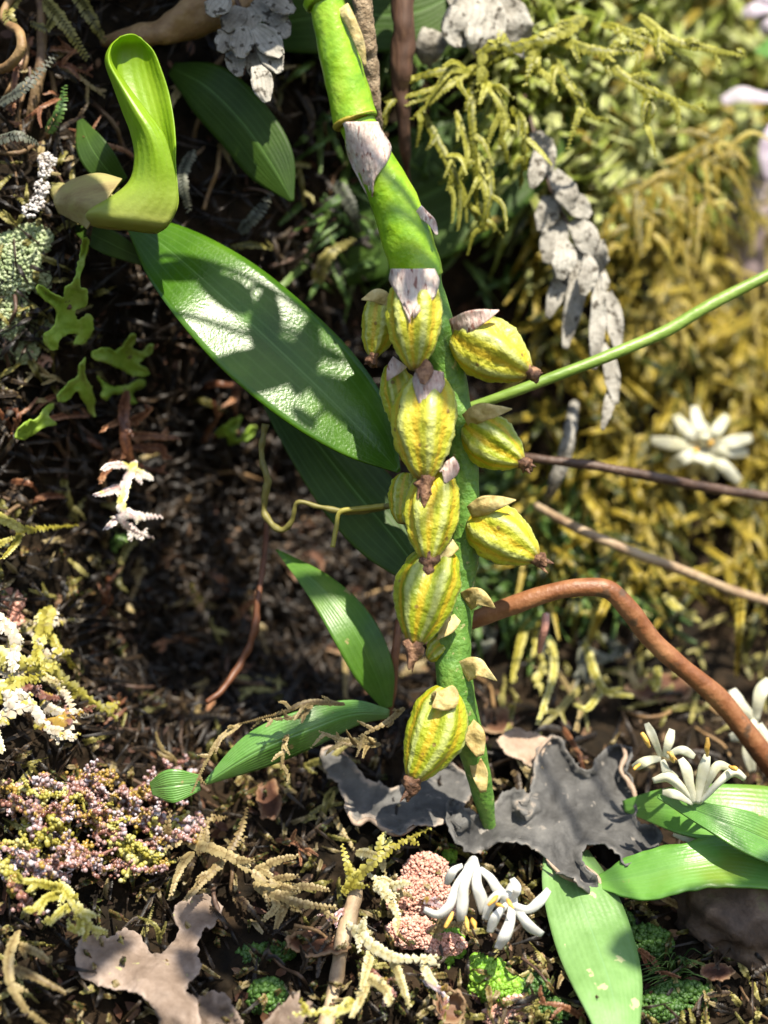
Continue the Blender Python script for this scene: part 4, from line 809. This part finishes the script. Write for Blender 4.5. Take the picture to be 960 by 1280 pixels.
CB = [[[(430, 1115), (455, 1088), (490, 1060), (535, 1036)], [(470, 1075), (475, 1055), (480, 1042)], [(440, 1105), (435, 1085), (428, 1058)]], [[(435, 1155), (470, 1185), (500, 1198), (545, 1196)], [(490, 1195), (500, 1220), (512, 1258)], [(465, 1185), (458, 1210), (452, 1235)], [(530, 1198), (535, 1220), (545, 1230)], [(455, 1175), (452, 1160), (456, 1148)]],
      [[(468, 1105), (485, 1120), (500, 1150)], [(480, 1112), (500, 1105), (512, 1104)]], [[(450, 1220), (475, 1230), (490, 1250)], [(460, 1225), (450, 1250), (440, 1270)]], [[(440, 1250), (425, 1262), (370, 1268)]]]
for p in CB: moss_thing('braided_liverwort', 'sunlit yellow braided liverwort shoot around the bleached stick', 'liverwort', p, 'moss_straw' if random.random() < .7 else 'moss_yellow', 9, lift=[.07, .09, .1, .1, .09], group='sunlit braided shoots around the bleached stick', side=3, side_len=20, leaf=1., sp=.62)
for k in range(9):
    x = random.uniform(425, 545); y = random.uniform(1060, 1250); a_ = random.uniform(0, 6.28); l = random.uniform(30, 60)
    moss_thing('braided_liverwort', 'short pale straw liverwort shoot tangled round the bleached stick base', 'liverwort', [[(x, y), (x + math.cos(a_) * l * .5, y + math.sin(a_) * l * .5), (x + math.cos(a_) * l, y + math.sin(a_) * l * .8 + 8)]], random.choice(['moss_straw', 'moss_tan', 'moss_pink']), random.uniform(5, 8), lift=[.03, .07, .07], group='short straw shoots round the bleached stick base', side=3, side_len=20, leaf=1., sp=.62)
LB = [[(470, 925), (430, 925), (400, 915)], [(430, 880), (385, 878), (355, 890), (300, 905)], [(360, 915), (355, 935), (352, 960)], [(475, 930), (450, 932), (420, 928)], [(390, 880), (375, 895), (330, 900)], [(505, 885), (480, 905), (450, 920)], [(300, 905), (270, 930), (240, 990)]]
for p in LB: moss_thing('creeping_shoot', 'thin tan creeping shoot over the seedling leaves', 'liverwort', [p], 'moss_tan', 4.5, yabs=.10, lift=[.04, .07, .075, .05], group='thin creeping shoots over the seedling leaves', side=4, side_len=22, leaf=1., sp=.55)
FM = [([[(0, 130), (30, 110), (68, 70)]], 'moss_grey'), ([[(55, 0), (80, 30), (108, 72)], [(70, 15), (60, 35), (40, 30)]], 'moss_olive'), ([[(95, -10), (112, 20), (130, 50)]], 'moss_olive'), ([[(-10, 180), (20, 170), (45, 178)]], 'moss_grey'), ([[(20, 0), (10, 20), (24, 40)]], 'moss_olive'), ([[(240, 190), (228, 225), (236, 262)]], 'moss_grey'), ([[(300, 290), (320, 270), (340, 240)]], 'moss_grey'), ([[(395, 355), (410, 320), (440, 300)]], 'moss_olive'), ([[(420, 230), (440, 260), (448, 290)]], 'moss_grey'), ([[(60, 165), (75, 140), (80, 110)]], 'moss_green'), ([[(140, 685), (150, 675), (160, 668)]], 'moss_green')]
for k, (p, mm) in enumerate(FM): moss_thing('feather_moss', 'dull feathery moss frond with comb-like leaflets in the shaded bank', 'moss', p, mm, 6, lift=[.05, .09, .08], group='feathery moss fronds in the shaded bank', side=0, leaf=1.7, sp=.8, ang=25, core=.25, wrap=.1)
# deep shade: dead shoots and rootlets that can be told apart
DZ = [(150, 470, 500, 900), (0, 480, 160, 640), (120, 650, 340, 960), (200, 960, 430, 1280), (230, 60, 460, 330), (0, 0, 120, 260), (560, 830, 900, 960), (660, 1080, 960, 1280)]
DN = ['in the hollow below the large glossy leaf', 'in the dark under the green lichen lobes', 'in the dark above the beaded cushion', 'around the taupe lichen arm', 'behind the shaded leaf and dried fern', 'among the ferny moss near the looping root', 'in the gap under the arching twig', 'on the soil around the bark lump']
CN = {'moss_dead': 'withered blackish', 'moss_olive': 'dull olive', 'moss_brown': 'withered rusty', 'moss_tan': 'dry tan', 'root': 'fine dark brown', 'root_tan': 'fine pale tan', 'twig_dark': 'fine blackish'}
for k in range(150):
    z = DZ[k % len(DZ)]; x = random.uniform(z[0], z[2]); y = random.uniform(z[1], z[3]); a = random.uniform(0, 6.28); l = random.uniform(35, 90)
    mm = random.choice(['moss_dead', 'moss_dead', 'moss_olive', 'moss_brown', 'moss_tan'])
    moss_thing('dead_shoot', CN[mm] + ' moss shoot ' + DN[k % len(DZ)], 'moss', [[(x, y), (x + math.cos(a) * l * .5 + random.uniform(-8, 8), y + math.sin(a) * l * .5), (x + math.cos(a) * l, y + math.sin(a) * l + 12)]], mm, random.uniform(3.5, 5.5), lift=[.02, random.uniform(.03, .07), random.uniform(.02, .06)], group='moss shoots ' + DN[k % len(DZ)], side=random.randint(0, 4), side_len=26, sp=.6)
for k in range(70):
    z = DZ[k % len(DZ)]; x = random.uniform(z[0], z[2]); y = random.uniform(z[1], z[3]); a = random.uniform(0, 6.28)
    pts = [(x, y, bank_y(x, y) + .02)]
    for s in range(random.randint(3, 5)):
        a += random.uniform(-.7, .7); x += math.cos(a) * 26; y += math.sin(a) * 26; pts.append((x, y, bank_y(x, y) - random.uniform(.01, .05)))
    mm = random.choice(['root', 'root', 'root_tan', 'twig_dark']); twig('rootlet', CN[mm] + ' rootlet ' + DN[k % len(DZ)], pts, [random.uniform(1.5, 3.2)] * len(pts), mm, 'root', n=30, seg=6, rough=.4, fr=80, group='rootlets ' + DN[k % len(DZ)])

# ================================================================== litter, moss masses (cannot be counted)
def scatter_shoots(name, label, n, zone, m, wr, lr, lift, tint, leaf=1.3, sp=.8, ang=40, down=None, cat='moss', tipw=.62):
    mb = MB()
    for k in range(n):
        x, y = zone()
        a = random.uniform(0, 6.28) if down is None else math.radians(random.uniform(*down)); l = random.uniform(*lr); w_ = random.uniform(*wr)
        p0 = B(x, y, -.01); p1 = B(x + math.cos(a) * l * .5, y + math.sin(a) * l * .5, random.uniform(*lift)); p2 = B(x + math.cos(a) * l, y + math.sin(a) * l, random.uniform(*lift) * .7)
        strand(mb, crom([p0, p1, p2], 12), w_ * K(p0[1]), leaf, sp, ang, random.uniform(*tint), random.uniform(-.5, .5), .3, tipw=tipw)
    o = mb.build(name, m); tag(o, label, cat, None, 'stuff'); return o
def zr(*rects):
    def f():
        r = random.choice(rects); return random.uniform(r[0], r[2]), random.uniform(r[1], r[3])
    return f
def golden_zone():
    while True:
        x = random.uniform(600, 1300); y = random.uniform(-150, 720)
        if x > 660 + max(0, 250 - y) * .1 and not (875 < x < 1010 and 150 < y < 320): return x, y
scatter_shoots('golden_moss_mass', 'mass of golden moss covering the receding bank', 1300, golden_zone, 'moss_gold', (2, 4), (45, 125), (.02, .20), (.0, 1.), 2.3, .9, 42, (10, 170), tipw=.15)
scatter_shoots('lime_moss_mass', 'mass of soft yellow-green moss beneath the bright gap', 700, zr((640, -150, 1000, 200), (620, -100, 860, 260)), 'moss_lime', (2, 4), (45, 125), (.03, .24), (.1, 1.), 2.3, .9, 42, (-10, 160), tipw=.15)
scatter_shoots('green_moss_mass', 'mass of dull green moss around the hanging shoots', 420, zr((380, -80, 760, 360), (560, 560, 800, 760)), 'moss_green', (2, 4), (35, 90), (.02, .10), (.1, .9), 2.1, .9, 42, (20, 160), tipw=.15)
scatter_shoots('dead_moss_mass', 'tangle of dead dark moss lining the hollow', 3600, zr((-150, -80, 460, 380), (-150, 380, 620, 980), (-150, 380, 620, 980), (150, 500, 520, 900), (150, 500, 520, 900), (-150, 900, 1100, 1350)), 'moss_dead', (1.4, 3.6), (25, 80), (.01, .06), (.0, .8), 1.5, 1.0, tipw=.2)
scatter_shoots('olive_moss_mass', 'sprinkling of olive moss over the lower bank', 420, zr((-120, 600, 180, 1300), (380, 1040, 700, 1300), (680, 1120, 1050, 1320), (-120, 180, 140, 480), (620, 680, 1000, 900)), 'moss_olive', (3, 5), (20, 50), (.015, .05), (.1, .8))
scatter_shoots('mixed_moss_mass', 'sprinkling of small red, green and pale moss tips over the lower bank', 700, zr((-120, 640, 180, 1300), (-120, 930, 1050, 1320), (200, 940, 700, 1310)), 'moss_mixed', (2.5, 5), (12, 34), (.02, .06), (.0, 1.), 1.2, .6)
def litter():
    mb = MB()
    for k in range(2200):
        x, y = random.choice([lambda: (random.uniform(-150, 1100), random.uniform(860, 1340)), lambda: (random.uniform(120, 680), random.uniform(380, 960)), lambda: (random.uniform(-150, 480), random.uniform(-80, 960))])()
        c = B(x, y, random.uniform(-.005, .022)); s = random.uniform(3, 13) * .001
        d = rng.normal(size=3); d[1] *= .5; d /= np.linalg.norm(d); q = np.cross(d, CAMN + rng.normal(size=3) * .5); q /= np.linalg.norm(q); up = np.cross(d, q)
        wd = random.uniform(.25, .7); b_ = random.uniform(-.3, .3)
        V = [c - d * s, c - d * s * .3 + q * s * wd + up * s * b_, c + d * s * .5 + q * s * wd * .8, c + d * s + up * s * b_, c + d * s * .4 - q * s * wd, c - d * s * .4 - q * s * wd * .9 + up * s * b_, c + up * s * .15]
        mb.add(V, [np.array([(6, i, (i + 1) % 6) for i in range(6)])], random.random())
    o = mb.build('leaf_litter', 'litter', smooth=False); tag(o, 'crumbs of brown leaf litter strewn over the bank', 'litter', None, 'stuff')
litter()
# larger dead leaf scraps and bark
for k, (x, y, rx, ry, lb) in enumerate(((395, 1180, 40, 18, 'rusty brown leaf scrap in shade beside the bleached stick'), (335, 1000, 16, 26, 'dark red-brown leaf scrap under the seedling leaf'), (560, 1255, 20, 26, 'rust red bark chip beside the lime moss cushion'), (675, 1205, 18, 12, 'maroon leaf scrap beside the speckled leaf'), (825, 860, 42, 20, 'reddish brown dead leaf under the arching twig'), (620, 900, 26, 20, 'pinkish brown leaf scrap behind the rachis base'), (900, 1215, 24, 12, 'orange-brown chip below the bark lump'), (385, 690, 30, 40, 'dark maroon dead leaf deep in the hollow'), (440, 800, 36, 26, 'umber dead leaf behind the narrow seedling leaf'))):
    ol = [(x + rx * math.cos(a) * random.uniform(.7, 1.15), y + ry * math.sin(a) * random.uniform(.7, 1.15)) for a in np.linspace(0, 6.28, 11, endpoint=False)]
    o = lobed('dead_leaf', ol, GL(.03), 'litter', None, B(x, y), curl=.02, wob=.03, step=5, freq=25); tag(o, lb, 'dead leaf')
mb = MB()
base = []
import bmesh
bm = bmesh.new(); bmesh.ops.create_icosphere(bm, subdivisions=4, radius=1)
c0 = P(925, 1140, .09)
V = np.array([v.co[:] for v in bm.verts]); F = np.array([[v.index for v in f.verts] for f in bm.faces]); bm.free()
V = np.array([q * (1 + .34 * noise.fractal(Vector(q * 1.6), 1, 2, 4) + .10 * noise.noise(Vector(q * 7))) for q in V]) * np.array((.072, .07, .062))
mb.add(V + c0, [F]); tag(mb.build('bark_lump', 'bark', None, c0), 'rough dark brown lump of bark under the strap leaves', 'bark')
c1 = P(925, 265, .98); mb = MB(); mb.add((V / np.array((.072, .07, .062))) * np.array((.13, .06, .13)) + c1, [F]); tag(mb.build('far_stone', 'stone_mauve', None, c1), 'blurred mauve-grey stone below the lilac petals', 'stone')
mb = MB()
for k in range(60):       # grass-like tuft of fine green blades
    a = math.radians(random.uniform(150, 330)); l = random.uniform(20, 55); x, y = 850 + random.uniform(-20, 10), 1215 + random.uniform(-12, 12)
    c = curve3([(x, y, bank_y(x, y)), (x + math.cos(a) * l * .5, y + math.sin(a) * l * .4, bank_y(x, y) - .04), (x + math.cos(a) * l, y + math.sin(a) * l * .4 + 6, bank_y(x, y) - .05)], 7); tube(mb, c, [.0011, .0009, .0003], 4, tint=random.random())
tag(mb.build('fine_moss_tuft', 'moss_green', None, B(850, 1215)), 'tuft of hair-fine green moss blades by the bark lump', 'moss')

# ================================================================== unseen foliage added above the picture to dapple the sunlight
def shade_canopy():
    o = thing('shade_branch', 'leafy branch added unseen above the bank to dapple the sunlight', 'branch', (.9, -1.2, 2.3))
    cs = []
    for (x, y, r, *dy) in SHADE:
        c = P(x, y, dy[0] if dy else bank_y(x, y) - .02); t = (1.75 + (0.0 if y < 600 else .0) - c[2]) / SUN.z; c = c + np.array(SUN) * t; cs.append(c)
        mb = MB(); l = r * .001 * 1.15; a = random.uniform(0, 3.14)
        d = np.array((math.cos(a), math.sin(a), random.uniform(-.2, .2))); q = np.cross(d, np.array(SUN)); q /= np.linalg.norm(q)
        n = 14; G = np.zeros((n, 7, 3))
        for i, u in enumerate(np.linspace(0, 1, n)):
            wd = l * .55 * max(.02, math.sin(math.pi * u ** .8) ** .7)
            for j, s in enumerate(np.linspace(-1, 1, 7)): G[i, j] = c + d * l * (2 * u - 1) * 1.6 + q * s * wd + np.array(SUN) * (.02 * s * s)
        sheet_grid(mb, G, .01, fr=5); mb.build('leaf', 'leaf_mid', o, solid=.003)
        mb = MB(); tube(mb, crom([c - d * l, c - d * l * 1.3 + np.array((.05, -.05, .1)), np.array((.5, -1.1, 2.15)) + (c - np.array((.3, -1, 1.75))) * .4], 10), [.004, .004, .006], 6); mb.build('petiole', 'twig_dark', o)
    mb = MB(); tube(mb, crom([(1.6, -1.0, 2.6), (.9, -1.1, 2.3), (.3, -1.05, 2.12), (-.5, -.9, 2.05)], 30), [.03, .025, .02, .008], 10, .2); mb.build('bough', 'bark', o)
SHADE = [(235, 315, 26, .08), (285, 345, 30, .07), (335, 385, 32, .065), (385, 430, 30, .06), (430, 490, 34, .06), (310, 455, 16, .05), (465, 540, 20, .055), (380, 520, 12, .05), (60, 530, 60), (60, 60, 85), (320, 1190, 80), (390, 1020, 45), (860, 1210, 70), (950, 1180, 60), (240, 860, 45), (90, 1210, 50), (760, 840, 50), (250, 1240, 40)]
shade_canopy()
for o in bpy.data.objects:
    if '_o' in o: del o['_o']
